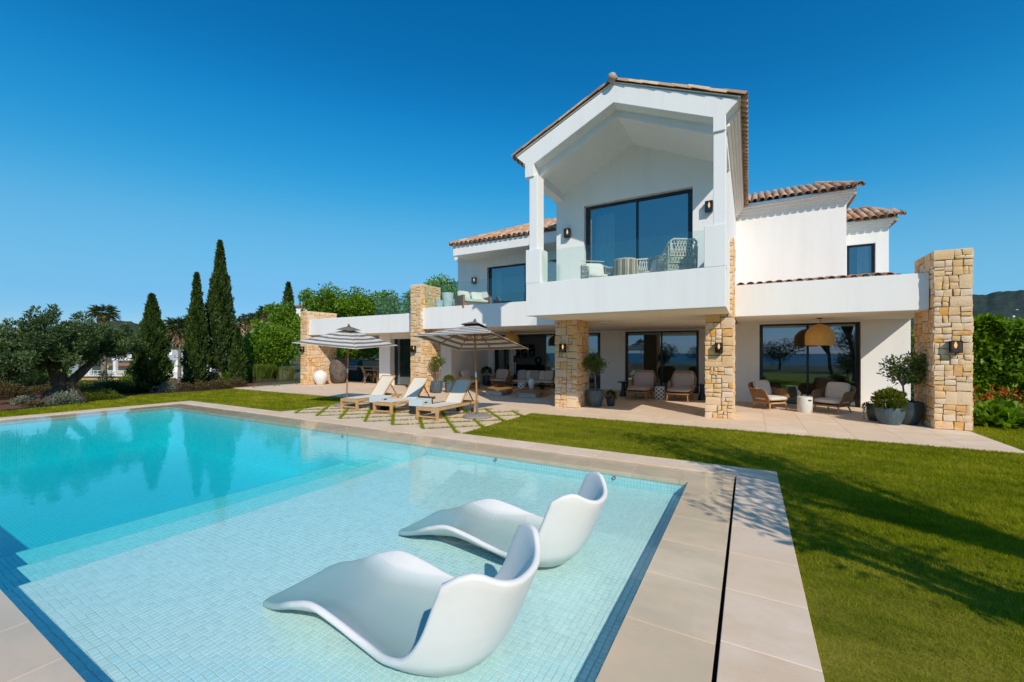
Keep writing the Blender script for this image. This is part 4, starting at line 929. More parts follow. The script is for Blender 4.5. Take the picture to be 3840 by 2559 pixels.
armchair('rope_armchair', 'brown rope armchair with cream cushions turned toward the white drum table, beside the stone pier', (.52, 14.50, 0), R(46), WICK, CUSH, TEAKL)
armchair('rope_armchair', 'brown rope armchair with cream cushions beside the blue planters', (2.02, 14.50, 0), R(-36), WICK, CUSH, TEAKL)
armchair('rope_chaise', 'blush cushioned rope chaise beside the potted tree end of the terrace', (-3.39, 15.55, 0), 0, WICKL, CUSHP, TEAK, w=.84, d=.72, seat=.38, top=.98, arm=.62, chaise=.62, group='blush chaise chairs')
armchair('rope_chaise', 'blush cushioned rope chaise next to the stone pier at the balcony corner', (-2.05, 15.68, 0), R(-2), WICKL, CUSHP, TEAK, w=.84, d=.72, seat=.38, top=.98, arm=.62, chaise=.62, group='blush chaise chairs')
armchair('rope_armchair', 'blush cushioned rope armchair facing the low teak tables, beside the sofa', (-10.35, 17.05, 0), R(6), WICKL, CUSHP, TEAK, w=.86, d=.74, top=.78, arm=.50)
armchair('rope_armchair', 'pale rope armchair seen side-on in front of the shaded wall', (-11.05, 15.55, 0), R(92), WICKL, CUSHW, TEAK, w=.80, d=.74, top=.78, arm=.52)
# drum table and ceramic stools
dt = thing('drum_table', 'white speckled concrete drum table between the brown rope armchairs', 'side table', (1.35, 14.12, 0))
MB().lathe([(.0, 0), (.175, 0), (.18, .01), (.18, .42), (.174, .43), (0, .43)], 32).build('drum', mat('white_concrete', (.70, .68, .63), (.60, .58, .53), ns=26, rough=.85, bump=.1, bs=60), dt, smooth=True)
MB().box(.06, .14, -.172, -.160, .33, .36).build('grip_slot', CHAR, dt)
def patternmat(name, dark, scale):
    m = mat(name, (.8, .8, .8), rough=.3); nt = m.node_tree; L = nt.links.new; b = nt.nodes['Principled BSDF']
    tc = _n(nt, 'ShaderNodeTexCoord'); sx = _n(nt, 'ShaderNodeSeparateXYZ'); L(tc.outputs['Object'], sx.inputs[0])
    at = _n(nt, 'ShaderNodeMath', operation='ARCTAN2'); L(sx.outputs[1], at.inputs[0]); L(sx.outputs[0], at.inputs[1])
    s1 = _n(nt, 'ShaderNodeMath', operation='MULTIPLY'); s1.inputs[1].default_value = scale[0]; L(at.outputs[0], s1.inputs[0]); c1 = _n(nt, 'ShaderNodeMath', operation='SINE'); L(s1.outputs[0], c1.inputs[0])
    s2 = _n(nt, 'ShaderNodeMath', operation='MULTIPLY'); s2.inputs[1].default_value = scale[1]; L(sx.outputs[2], s2.inputs[0]); c2 = _n(nt, 'ShaderNodeMath', operation='SINE'); L(s2.outputs[0], c2.inputs[0])
    pr = _n(nt, 'ShaderNodeMath', operation='MULTIPLY'); L(c1.outputs[0], pr.inputs[0]); L(c2.outputs[0], pr.inputs[1])
    gt = _n(nt, 'ShaderNodeMath', operation='GREATER_THAN'); gt.inputs[1].default_value = .28; L(pr.outputs[0], gt.inputs[0])
    L(ramp(nt, [(.74, .74, .73), dark], gt.outputs[0]).outputs[0], b.inputs['Base Color']); return m
def stool(x, y, r, h, m, label):
    t = thing('ceramic_stool', label, 'stool', (x, y, 0), 0)
    MB().lathe([(.0, 0), (r*.86, 0), (r*.9, .015), (r, h*.3), (r, h*.7), (r*.9, h-.012)], 30).build('body', m, t, smooth=True)
    MB().lathe([(r*.9, h-.012), (r*.86, h+.002), (0, h+.004)], 30).build('seat_top', mat('white_glaze', (.76, .76, .75), rough=.25), t, smooth=True)
stool(-2.74, 15.35, .19, .45, patternmat('black_dot_glaze', (.03, .03, .03), (7, 46)), 'white ceramic stool pierced with black dots between the two chaises')
stool(-8.05, 14.95, .17, .42, patternmat('blue_dot_glaze', (.02, .04, .12), (6, 40)), 'white ceramic stool with navy diamonds between the low teak tables')
def hourglass(x, y, label):
    t = thing('pedestal_table', label, 'side table', (x, y, 0), 0, 'black pedestal side tables')
    MB().lathe([(0, 0), (.15, 0), (.14, .03), (.075, .30), (.06, .46), (.08, .52)], 20).build('pedestal', BLACKM, t, smooth=True); MB().lathe([(0, .52), (.21, .52), (.215, .535), (.21, .555), (0, .556)], 28).build('table_top', BLACKM, t, smooth=True)
hourglass(-4.10, 15.65, 'small black pedestal table on the potted tree side of the chaises'); hourglass(-1.42, 15.85, 'small black pedestal table tucked behind the stone pier by the chaise')
# sofa, low tables
sf = thing('garden_sofa', 'long rope sofa with cream seat and scatter cushions before the glass doors', 'sofa', (-8.85, 17.70, 0), R(2))
MB().box(-1.12, 1.12, -.36, .34, .14, .19).build('frame', TEAK, sf, bevel=.006)
for x in (-1.02, 1.02):
    for y in (-.32, .30): MB().tube([(x, y, .16), (x*1.02, y*1.05, 0)], [.03, .02], 10).build('leg', TEAK, sf, smooth=True)
MB().grid(lambda u, v: (-1.14+2.28*u, .36+.03*v, .16+.46*v), 30, 6).build('back_weave', WICK, sf, smooth='all', fix=False).modifiers.new('rope', 'SOLIDIFY').thickness = .03
for s_ in (-1, 1): MB().grid(lambda u, v: (s_*(1.14+.03*v), .36-.66*u, .16+(.44-.16*u)*v), 12, 6).build('arm_weave', WICK, sf, smooth='all', fix=False).modifiers.new('rope', 'SOLIDIFY').thickness = .03
cushion((0, -.03, .27), (2.16, .70, .15)).build('seat_cushion', CUSH, sf, smooth='all')
STRC = mat('striped_cushion', (.6, .58, .52), (.30, .27, .22), ns=9, rough=.95, stretch=(6, .01, .01), detail=1, mixlo=.47, mixhi=.52)
for i, (x, m, sz, nm) in enumerate(((-.72, CUSHG, .48, 'grey scatter cushion'), (-.02, STRC, .46, 'striped scatter cushion'), (.70, CUSH, .48, 'beige scatter cushion'), (-.36, CUSHW, .44, 'white scatter cushion'), (.36, CUSHW, .44, 'white scatter cushion'))):
    c = thing('scatter_cushion', nm+(' leaning on the rope sofa' if 'white' not in nm else [' half hidden between the grey and striped cushions', ' half hidden between the striped and beige cushions'][x > 0]), 'cushion', (-8.85+x, 17.80+(.07 if i > 2 else 0), .55), 0, 'cushions on the rope sofa')
    cushion((0, 0, 0), (sz, sz, .15), Matrix.Rotation(R(72), 3, 'X')@Matrix.Rotation(R(random.uniform(-5, 5)), 3, 'Z')).build('cover', m, c, smooth='all')
WBASE = mat('white_table_base', (.72, .75, .77), rough=.5)
def low_table(x, y, label):
    t = thing('low_table', label, 'coffee table', (x, y, 0), R(13), 'low teak coffee tables')
    for k, (a, b) in enumerate(run(-.54, .54, 7)): MB().box(a+.002, b-.002, -.95, .95, .17, .215).build('top_board', TEAK, t, bevel=.002)
    MB().box(-.36, .30, -.72, -.60, 0, .168).box(-.36, .30, .60, .72, 0, .168).box(-.36, -.24, -.6, .6, 0, .168).box(.18, .30, -.6, .6, 0, .168).build('plinth', WBASE, t, bevel=.004)
low_table(-8.72, 14.35, 'low slatted teak table on a white plinth carrying a wooden bowl'); low_table(-7.26, 14.35, 'low slatted teak table on a white plinth carrying a white vase')
bw = thing('wooden_bowl', 'shallow dark wooden bowl on the low teak table', 'bowl', (-8.95, 14.75, .215)); MB().lathe([(.0, .0), (.10, 0), (.22, .05), (.25, .075), (.235, .075), (.09, .018), (0, .015)], 28).build('bowl', mat('walnut', (.12, .055, .025), rough=.5), bw, smooth=True)
vs_ = thing('vase', 'tall white ovoid vase on the low teak table', 'vase', (-7.28, 14.30, .215)); MB().lathe([(0, 0), (.055, 0), (.075, .05), (.12, .22), (.125, .29), (.09, .37), (.045, .41), (.05, .43), (.03, .42), (0, .38)], 28).build('body', mat('matt_white_ceramic', (.72, .73, .74), rough=.6), vs_, smooth='all')
fl = thing('floor_lantern', 'slim black floor lamp behind the blush armchair and sofa', 'floor lamp', (-9.95, 17.75, 0)); MB().box(-.11, .11, -.11, .11, 0, .46).build('base', CHAR, fl, bevel=.005); MB().tube([(0, 0, .46), (0, 0, 1.15)], .02, 10).build('stem', BLACKM, fl); MB().lathe([(.05, 1.15), (.075, 1.2), (.06, 1.45), (.02, 1.5)], 14).build('shade', BLACKM, fl, smooth=True)

# ---- interior pieces seen through the open door -------------------
sb = thing('sideboard', 'long black sideboard inside the living room', 'sideboard', (-11.9, 22.9, 0)); MB().box(-1.3, 1.3, -.25, .25, .1, .85).build('cabinet', CHAR, sb, bevel=.005)
for x in (-1.2, 1.2): MB().box(x-.03, x+.03, -.2, .2, 0, .1).build('leg', BLACKM, sb)
for k in range(4): MB().box(-1.28+k*.64, -.66+k*.64, -.262, -.25, .13, .82).build('door', BLACKM, sb, bevel=.003)
ART = mat('abstract_print', (.62, .62, .60), (.02, .02, .02), ns=5, rough=.7, detail=2, mixlo=.46, mixhi=.5)
for k, x in enumerate((-13.05, -12.50, -11.95)):
    a = thing('framed_print', ['black framed abstract print nearest the door curtain', 'middle one of three black framed abstract prints', 'black framed abstract print closest to the round sculpture'][k], 'picture', (x, 23.56, 1.32), 0, 'framed prints')
    MB().box(-.21, .21, -.03, 0, 0, .03).box(-.21, .21, -.03, 0, .75, .78).box(-.21, -.18, -.03, 0, .03, .75).box(.18, .21, -.03, 0, .03, .75).build('frame', BLACKM, a); MB().box(-.18, .18, -.012, -.004, .03, .75).build('print', ART, a)
sc_ = thing('sculpture', 'round black sculpture on the living room sideboard', 'sculpture', (-11.2, 22.9, .85)); MB().box(-.09, .09, -.06, .06, 0, .08).build('foot', CHAR, sc_); MB().tube([(.17*math.cos(q*math.pi/8), 0, .28+.2*math.sin(q*math.pi/8)) for q in range(17)], .055, 8).build('ring', CHAR, sc_, smooth=True)
CURT = mat('sheer_curtain', (.78, .78, .75), (.72, .72, .69), ns=2, rough=.95)
def curtain(x0, x1, y, z0, z1, label):
    t = thing('curtain', label, 'curtain', ((x0+x1)/2, y, z0)); w = x1-x0
    MB().grid(lambda u, v: (-w/2+u*w, .045*math.sin(u*w*38)+.015*math.sin(u*w*71+v*2), v*(z1-z0)), int(w*90), 4).build('drape', CURT, t, smooth='all', fix=False)
    MB().tube([(-w/2-.05, 0, z1-z0), (w/2+.05, 0, z1-z0)], .014, 8).build('rail', BLACKM, t)
curtain(-4.04, -3.45, 12.22, 3.33, 5.80, 'pale floor length curtain behind the balcony window'); curtain(3.42, 3.76, 19.40, 3.92, 5.6, 'pale curtain in the small upper window'); curtain(-9.30, -9.0, 14.95, 3.33, 5.1, 'pale curtain behind the upper terrace window'); curtain(-10.85, -10.45, 18.75, .01, 2.5, 'pale curtain beside the open living room door')

# ---- balcony and upper terrace furniture -------------------------
ROPEW = mat('white_rope', (.66, .63, .56), (.55, .51, .44), ns=20, rough=.8)
def lattice_chair(loc, rz, label, top=.98, az=.66):
    t = thing('lattice_chair', label, 'armchair', loc, rz, 'woven balcony chairs'); w, d = .34, .34
    path = [(-w, -d, .42), (-w, -d+.02, az-.08), (-w*1.02, .1, az), (-w*.95, d, top-.06), (-w*.7, d+.05, top), (w*.7, d+.05, top), (w*.95, d, top-.06), (w*1.02, .1, az), (w, -d+.02, az-.08), (w, -d, .42)]
    MB().tube(path, .024, 8).build('hoop', ROPEW, t, smooth=True)
    MB().tube([(-w, -d, .30), (w, -d, .30), (w, d*.9, .30), (-w, d*.9, .30), (-w, -d, .30)], .017, 8).build('seat_frame', ROPEW, t)
    for x in (-w, w):
        for y in (-d, d*.9): MB().tube([(x, y, .42 if y < 0 else .30), (x*1.03, y*1.03, 0)], .018, 8).build('leg', ROPEW, t)
    for side in (-1, 1):                              # rope lattice of the arms
        b = MB()
        for k in range(7):
            y = -d+.06+k*.10; zt_ = az-.08+max(0, y)*.55
            b.tube([(side*w, y, .30), (side*w, min(d, y+.13), zt_)], .013, 5).tube([(side*w, y, .30), (side*w, max(-d, y-.13), zt_-.03)], .013, 5)
        b.build('rope_arm', ROPEW, t)
    b = MB()
    for k in range(10):
        x = -w*.9+k*w*.2; b.tube([(x, d*.92, .32), (min(w*.9, x+.20), d+.04, top-.02)], .013, 5).tube([(x, d*.92, .32), (max(-w*.9, x-.20), d+.04, top-.02)], .013, 5)
    for z in (.45, .60, .75, .88): b.tube([(-w*.95, d+.02, z), (w*.95, d+.02, z)], .012, 5)
    b.build('rope_back', ROPEW, t)
    cushion((0, -.01, .37), (.62, .62, .12)).build('seat_cushion', CUSHW, t, smooth='all'); cushion((0, d*.62, .60), (.50, .40, .15), Matrix.Rotation(R(70), 3, 'X')).build('back_cushion', CUSHW, t, smooth='all'); return t
lattice_chair((-3.50, 10.72, 3.28), R(38), 'white rope chair with pale cushions by the balcony glass, next to the drum table', top=.80)
lattice_chair((-2.05, 10.95, 3.28), R(-20), 'white rope chair half hidden between drum table and tall rope chair', top=.90, az=.82)
lattice_chair((-1.50, 10.55, 3.28), R(-148), 'tall white rope chair with pale cushions standing with its back to the balcony glass', top=.98, az=.74)
bt = thing('balcony_drum', 'slatted wooden drum table on the balcony', 'side table', (-2.72, 10.55, 3.28))
MB().lathe([(0, .06), (.25, .06), (.27, .66), (0, .66)], 28).build('core', CHAR, bt)
for k in range(30):
    a = 2*math.pi*k/30; MB().obox((.275*math.cos(a), .275*math.sin(a), .35), (.03, .05, .68), Matrix.Rotation(a, 3, 'Z')).build('slat', [mat('taupe_slat', (.42, .34, .26), rough=.7), mat('beige_slat', (.55, .47, .38), rough=.7), mat('umber_slat', (.26, .19, .13), rough=.7)][k*7 % 3], bt)
MB().lathe([(0, .69), (.29, .69), (.295, .70), (.29, .715), (0, .715)], 32).build('table_top', CUSH, bt, smooth=True)
PALEP = mat('pale_planter', (.55, .64, .66), (.50, .58, .60), ns=3, rough=.5)
for x, y, h, r in ((-10.75, 13.55, .78, .25), (-10.95, 13.25, .45, .19), (-10.42, 13.75, .52, .20)):
    t = thing('tapered_planter', {.78: 'tallest pale blue tapered planter behind the upper terrace glass', .45: 'short pale blue tapered planter on the upper terrace beside the stone pier', .52: 'pale blue tapered planter on the upper terrace next to the wicker sofa'}[h], 'planter', (x, y, 3.30), 0, 'pale tapered planters')
    MB().lathe([(0, 0), (r*.62, 0), (r, h), (r*.9, h), (r*.88, h-.05), (0, h-.05)], 28).build('body', PALEP, t, smooth=True); MB().lathe([(0, h-.05), (r*.87, h-.045)], 20).build('soil', SOIL, t)
STRW = mat('taupe_wicker', (.30, .20, .14), (.20, .13, .09), ns=30, rough=.8, bump=.4, bs=80, stretch=(1, 1, .05))
def wicker_sofa(x, y, rz, w, label, m):
    t = thing('wicker_sofa', label, 'sofa', (x, y, 3.30), rz, 'upper terrace sofas')
    MB().box(-w/2, w/2, -.40, .40, .04, .26).build('base', m, t, bevel=.01)
    for s_ in (-1, 1): MB().box(s_*w/2-.08 if s_ > 0 else -w/2, w/2 if s_ > 0 else -w/2+.08, -.40, .40, .262, .54).build('arm', m, t, bevel=.01)
    MB().box(-w/2+.08, w/2-.08, .30, .40, .262, .60).build('back', m, t, bevel=.01)
    cushion((0, -.05, .34), (w-.18, .70, .16)).build('seat_cushion', CUSHW, t, smooth='all')
    for x_ in (-w*.25, w*.22): cushion((x_, .18, .56), (w*.42, .44, .16), Matrix.Rotation(R(64), 3, 'X')).build('back_cushion', CUSHW, t, smooth='all')
wicker_sofa(-9.45, 13.50, R(62), 1.25, 'taupe wicker sofa with white cushions on the upper terrace beside the planters', STRW); wicker_sofa(-6.6, 13.55, R(-50), 1.3, 'dark wicker sofa on the upper terrace in shade beside the balcony', CHAR)

# ---- urns, outdoor kitchen ---------------------------------------
u = thing('stone_urn', 'huge weathered dark stone jar beside the stone pier', 'urn', (-18.80, 14.55, 0))
MB().lathe([(0, 0), (.26, 0), (.31, .10), (.42, .42), (.46, .72), (.43, 1.0), (.33, 1.22), (.22, 1.29), (.20, 1.33), (.24, 1.36), (.18, 1.36), (.17, 1.30), (0, 1.2)], 36).build('body', mat('weathered_stone', (.16, .13, .105), (.07, .058, .05), ns=4, rough=.95, bump=.5, bs=12), u, smooth='all')
u = thing('white_urn', 'round white textured urn in front of the dark stone jar', 'urn', (-18.88, 13.55, 0))
MB().lathe([(0, 0), (.17, 0), (.21, .05), (.33, .28), (.355, .43), (.32, .58), (.20, .67), (.13, .69), (.14, .73), (.16, .74), (.12, .74), (.10, .66), (0, .6)], 36).build('body', mat('white_textured_clay', (.76, .75, .72), (.52, .50, .47), ns=40, rough=.9, bump=.6, bs=45, mixlo=.60, mixhi=.72), u, smooth='all')
k = thing('outdoor_kitchen', 'black outdoor kitchen counter with stone top at the back of the covered terrace', 'counter', (-19.2, 16.4, 0))
MB().box(-2.9, 3.0, -.30, .40, .05, .80).build('cabinet', CHAR, k, bevel=.004)
for a, b_ in run(-2.88, 2.98, 8): MB().box(a+.006, b_-.006, -.318, -.30, .08, .78).build('cabinet_door', BLACKM, k, bevel=.003)
ct = mat('pinkish_stone_top', (.42, .34, .30), (.36, .29, .26), ns=8, rough=.5)
MB().box(-2.95, -.95, -.34, .42, .80, .86).box(.0, 3.05, -.34, .42, .80, .86).box(-.95, 0, .2, .42, .80, .86).build('counter_top', ct, k, bevel=.004); MB().box(-.95, -.0, -.36, -.30, .62, .80).build('grill_apron', ct, k)
bk = thing('garden_wall', 'low sandy wall with grey coping behind the outdoor kitchen', 'wall', (-19.2, 17.4, 0)); MB().box(-3.2, 3.3, -.1, .1, -.1, 1.10).build('masonry', mat('sand_render', (.52, .42, .28), (.46, .36, .23), ns=4, rough=.9, bump=.2, bs=30), bk); MB().box(-3.25, 3.35, -.14, .14, 1.10, 1.17).build('coping', GREYM, bk)
g = thing('gas_grill', 'built-in steel gas grill with dark hood in the outdoor kitchen', 'grill', (-19.68, 16.35, .66)); ST = mat('stainless', (.42, .43, .44), rough=.35, metal=.9)
MB().box(-.46, .46, -.30, .15, 0, .22).build('firebox', ST, g, bevel=.01)
MB().prism([(-.28, .22), (.15, .22), (.15, .50), (.02, .56), (-.16, .48), (-.26, .34)], 'x', -.46, .46).build('hood', mat('hood_steel', (.05, .10, .14), rough=.3, metal=.6), g, bevel=.015); MB().tube([(-.36, -.33, .36), (.36, -.33, .36)], .014, 8).build('handle', ST, g)
for kx in (-.3, -.1, .1, .3): MB().tube([(kx, -.30, .11), (kx, -.335, .11)], .03, 12).build('knob', BLACKM, g)
def dining_chair(x, y, rz, label):
    t = thing('dining_chair', label, 'chair', (x, y, 0), rz, 'teak dining chairs'); w = .25
    CANE = mat('woven_cane', (.50, .27, .10), (.40, .20, .07), ns=40, rough=.8)
    MB().box(-w, w, -.24, .22, .40, .45).build('seat', TEAK, t, bevel=.006); M = Matrix.Rotation(R(-14), 3, 'X'); MB().obox((0, .27, .68), (2*w-.04, .025, .30), M).build('cane_back', CANE, t)
    for s_ in (-1, 1):
        MB().bar((s_*w, .16, .44), (s_*w, .34, .86), .035, .03).build('back_post', TEAKL, t)
        MB().bar((s_*w, -.05, .55), (s_*w, -.26, 0), .04, .03).build('leg', TEAKL, t); MB().bar((s_*w, .02, .55), (s_*w, .30, 0), .04, .03).build('leg', TEAKL, t)
    MB().bar((-w, .30, .72), (w, .30, .72), .03, .03).build('back_rail', TEAKL, t)
dining_chair(-17.75, 15.60, R(150), 'teak dining chair with cane back facing the kitchen counter'); dining_chair(-17.05, 15.75, R(70), 'teak dining chair standing side-on by the white wall end')
tb = thing('dining_table', 'grey outdoor dining table beside the cane-backed chairs', 'table', (-16.9, 15.35, 0)); MB().box(-.6, .55, -.35, .42, .70, .74).build('table_top', GREYM, tb, bevel=.006)
for x in (-.5, .45):
    for y in (-.28, .35): MB().box(x-.03, x+.03, y-.03, y+.03, 0, .70).build('leg', GREYM, tb)
# glass fence beside the terrace
fn = thing('glass_fence', 'low frameless glass fence between terrace end and grasses', 'fence', (-20.05, 12.0, 0))
for a, b_ in ((-1.15, -.02), (.02, 1.12)): MB().box(-.008, .008, a, b_, .03, .95).build('glass_panel', CLEARG, fn)
for y in (-1.1, -.1, .1, 1.05): MB().box(-.03, .03, y-.03, y+.03, 0, .10).build('clamp', GREYM, fn, bevel=.004)
# ================================================================== moulded loungers standing in the shallow water
def spline(xk, yk, x):
    xk = np.array(xk); yk = np.array(yk); m = np.gradient(yk, xk); i = np.clip(np.searchsorted(xk, x)-1, 0, len(xk)-2)
    h = xk[i+1]-xk[i]; t = (x-xk[i])/h
    return (2*t**3-3*t**2+1)*yk[i]+(t**3-2*t**2+t)*h*m[i]+(-2*t**3+3*t**2)*yk[i+1]+(t**3-t**2)*h*m[i+1]
UK = [0, .12, .25, .38, .50, .62, .72, .80, .87, .93, 1.]
CXk = [-3.20, -2.95, -2.70, -2.45, -2.18, -1.90, -1.62, -1.42, -1.29, -1.20, -1.11]; CZk = [-.185, -.165, -.135, -.115, -.135, -.160, -.172, -.12, .035, .23, .45]
EXk = [-3.20, -2.95, -2.71, -2.47, -2.22, -1.98, -1.78, -1.63, -1.52, -1.43, -1.32]; EZk = [-.175, -.10, .005, .075, .05, .005, -.012, .045, .195, .41, .65]
HWk = [.33, .365, .39, .40, .405, .41, .42, .42, .415, .41, .395]
def lsurf(a, b):
    u = a; v = 2*b-1
    if u > .90: pass
    w = abs(v)**2.5
    cut = .0
    uu = u-(.045*max(0, (abs(v)-.72)/.28)**2.2)*max(0, (u-.86)/.14)-(-.03*max(0, (abs(v)-.75)/.25)**2)*max(0, (.12-u)/.12)
    x = (1-w)*spline(UK, CXk, uu)+w*spline(UK, EXk, uu); z = (1-w)*spline(UK, CZk, uu)+w*spline(UK, EZk, uu)
    return (float(x)+2.2, v*float(spline(UK, HWk, uu)), float(z))
pl = thing('pool_lounger', 'white moulded wave lounger in the shallow water, nearer the tiled step', 'pool lounger', (-2.2, 2.11, 0), 0, 'moulded pool loungers')
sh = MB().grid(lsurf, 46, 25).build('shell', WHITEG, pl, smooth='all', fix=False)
md = sh.modifiers.new('thickness', 'SOLIDIFY'); md.thickness = .044; md.offset = -1; md = sh.modifiers.new('round', 'BEVEL'); md.width = .019; md.segments = 3; md.limit_method = 'ANGLE'; md.angle_limit = R(50)
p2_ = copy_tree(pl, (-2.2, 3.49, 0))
pl['label'] = 'white moulded wave lounger in the shallow pool, ripples around its foot end'
p2_['label'] = 'white moulded wave lounger in the shallow pool, beside the grass-side coping'

# ================================================================== plants
def stem_tree(name, label, loc, trunk_h, cc, cr, nclump, per, lm, lsize, cat='tree', trunk_r=.05, bark=BARKL, lean=(0, 0), aspect=.42, clump_r=(.25, .4), flat=.9, limbs=6, group=None, parent=None, rise=0., hollow=.3, tz=0.):
    """tapered trunk, limbs to the clumps, crown of leaf clumps. cc centre and cr radii of the crown relative to loc"""
    t = parent or thing(name, label, cat, loc, 0, group); cc = np.array(cc); cr = np.array(cr); C = []
    while len(C) < nclump:
        d = RNG.normal(size=3); d /= np.linalg.norm(d); q = d*(hollow+(1-hollow)*RNG.random()**.6); C.append(cc+q*cr*.86)
    C = np.array(C); rad = RNG.uniform(clump_r[0], clump_r[1], nclump)
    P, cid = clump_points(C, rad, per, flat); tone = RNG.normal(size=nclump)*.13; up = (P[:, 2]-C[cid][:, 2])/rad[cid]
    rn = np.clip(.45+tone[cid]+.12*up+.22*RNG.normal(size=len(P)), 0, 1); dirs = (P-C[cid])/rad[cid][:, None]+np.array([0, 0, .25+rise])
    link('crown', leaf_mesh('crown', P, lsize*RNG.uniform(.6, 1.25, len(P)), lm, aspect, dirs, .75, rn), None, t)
    top = Vector((lean[0], lean[1], trunk_h)); b = MB()
    mid = Vector((lean[0]*.3+RNG.normal()*trunk_r*.6, lean[1]*.3+RNG.normal()*trunk_r*.6, trunk_h*.5))
    b.tube([(0, 0, tz), (0, 0, trunk_h*.12), mid, top], [trunk_r*1.5, trunk_r*1.05, trunk_r*.9, trunk_r*.7], 10)
    for k in RNG.choice(nclump, min(limbs, nclump), replace=False):
        e = Vector(C[k]); m_ = top.lerp(e, .5)+Vector((RNG.normal()*.05, RNG.normal()*.05, abs(RNG.normal())*.06)); b.tube([top-Vector((0, 0, trunk_h*.1)), m_, e], [trunk_r*.55, trunk_r*.35, trunk_r*.12], 6)
    b.build('trunk', bark, t, smooth=True); return t
def pot(parent, prof, m, soil_r, soil_z):
    MB().lathe(prof, 32).build('pot', m, parent, smooth=True); MB().lathe([(0, soil_z), (soil_r, soil_z), (0, soil_z+.01)], 20).build('soil', SOIL, parent)
def round_shrub(parent, c, r, lm, n, size, flat=.9, aspect=.45, up=.3, name='foliage'):
    d = RNG.normal(size=(n, 3)); d /= np.linalg.norm(d, axis=1, keepdims=True); d[:, 2] = np.where(d[:, 2] < -.5, -d[:, 2], d[:, 2])
    bump_ = 1+.10*np.sin(d[:, 0]*9+1)*np.cos(d[:, 1]*8)+.07*np.sin(d[:, 2]*13)
    P = np.array(c)+d*(r*bump_*(.45+.55*RNG.random(n)**.45))[:, None]*np.array([1, 1, flat])
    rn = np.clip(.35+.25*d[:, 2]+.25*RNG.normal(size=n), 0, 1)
    return link(name, leaf_mesh(name, P, size*RNG.uniform(.6, 1.2, n), lm, aspect, d+np.array([0, 0, up]), .6, rn), None, parent)
# potted plants by the right hand pier
t = thing('potted_tree', 'small round olive tree in a large dark teal pot against the freestanding stone pier', 'potted tree', (3.18, 13.02, 0))
pot(t, [(0, 0), (.20, 0), (.235, .05), (.30, .26), (.31, .42), (.30, .52), (.27, .53), (.265, .47), (0, .46)], POTD, .262, .475)
stem_tree('', '', None, .98, (.02, 0, 1.30), (.48, .42, .36), 42, 2600, L_POT, .08, parent=t, trunk_r=.024, lean=(-.05, 0), clump_r=(.10, .17), limbs=10, tz=.46)
t = thing('potted_shrub', 'clipped green shrub in a blue-grey bowl pot', 'potted shrub', (2.85, 12.80, 0))
pot(t, [(0, 0), (.19, 0), (.20, .03), (.26, .18), (.275, .30), (.255, .39), (.24, .395), (.235, .35), (0, .345)], POTB, .235, .355)
round_shrub(t, (0, 0, .50), .29, L_YEL, 2400, .085, 1.0, .4, .7)
t = thing('trailing_planter', 'small dark pot with trailing plant behind the blue-grey bowl', 'potted plant', (2.72, 13.28, 0))
pot(t, [(0, 0), (.15, 0), (.19, .12), (.20, .30), (.18, .36), (.165, .36), (.16, .32), (0, .31)], POTD, .16, .32)
P = []
for k in range(26):
    a = RNG.uniform(1.8, 5.2); L_ = RNG.uniform(.15, .42)
    for q in np.linspace(0, 1, 16): P.append((math.cos(a)*(.10+.16*min(1, q*1.6)), math.sin(a)*(.10+.16*min(1, q*1.6)), .36+.10*math.sin(q*2.2)-L_*q*q))
link('foliage', leaf_mesh('foliage', np.array(P)+RNG.normal(size=(len(P), 3))*.012, .05, L_OLIVE, .5), None, t)
# potted tree at the shaded pier
t = thing('potted_tree', 'small round olive tree in a blue-grey pot beside the shaded stone pier', 'potted tree', (-4.12, 12.42, 0))
pot(t, [(0, 0), (.17, 0), (.205, .06), (.255, .26), (.265, .42), (.262, .50), (.235, .50), (.23, .45), (0, .44)], POTB, .235, .455)
stem_tree('', '', None, .98, (0, 0, 1.32), (.40, .36, .34), 36, 2600, L_POT, .08, parent=t, trunk_r=.026, clump_r=(.10, .17), limbs=9, tz=.45)
t = thing('trailing_planter', 'trailing plant in a small dark pot tucked behind the blue-grey potted tree', 'potted plant', (-3.72, 12.72, 0))
pot(t, [(0, 0), (.10, 0), (.13, .10), (.13, .26), (.11, .27), (0, .24)], POTD, .11, .25); round_shrub(t, (0, 0, .30), .16, L_DARK, 500, .06, 1.1, .4, -.3)
# pots beside the tall pier
t = thing('potted_tree', 'small bushy topiary tree in a blue-grey pot beside the tall stone pier', 'potted tree', (-11.02, 13.18, 0))
pot(t, [(0, 0), (.16, 0), (.20, .05), (.235, .22), (.24, .38), (.235, .48), (.21, .48), (.20, .43), (0, .42)], POTB, .205, .43)
stem_tree('', '', None, .85, (0, 0, 1.18), (.31, .29, .31), 26, 2400, L_YEL, .075, parent=t, trunk_r=.022, clump_r=(.10, .16), limbs=8, tz=.42)
t = thing('potted_shrub', 'ball shrub in a small blue-grey pot next to the bushy topiary tree', 'potted shrub', (-10.68, 13.55, 0))
pot(t, [(0, 0), (.12, 0), (.155, .08), (.17, .26), (.165, .40), (.145, .40), (.14, .36), (0, .35)], POTB, .145, .36); round_shrub(t, (0, 0, .52), .21, L_YEL, 1200, .06)
t = thing('potted_shrub', 'dark ball shrub in a black pot by the shaded inner wall', 'potted shrub', (-11.25, 17.25, 0))
pot(t, [(0, 0), (.17, 0), (.21, .1), (.22, .45), (.20, .5), (.18, .5), (0, .45)], POTD, .19, .455); round_shrub(t, (0, 0, .68), .26, L_DARK, 900, .07)
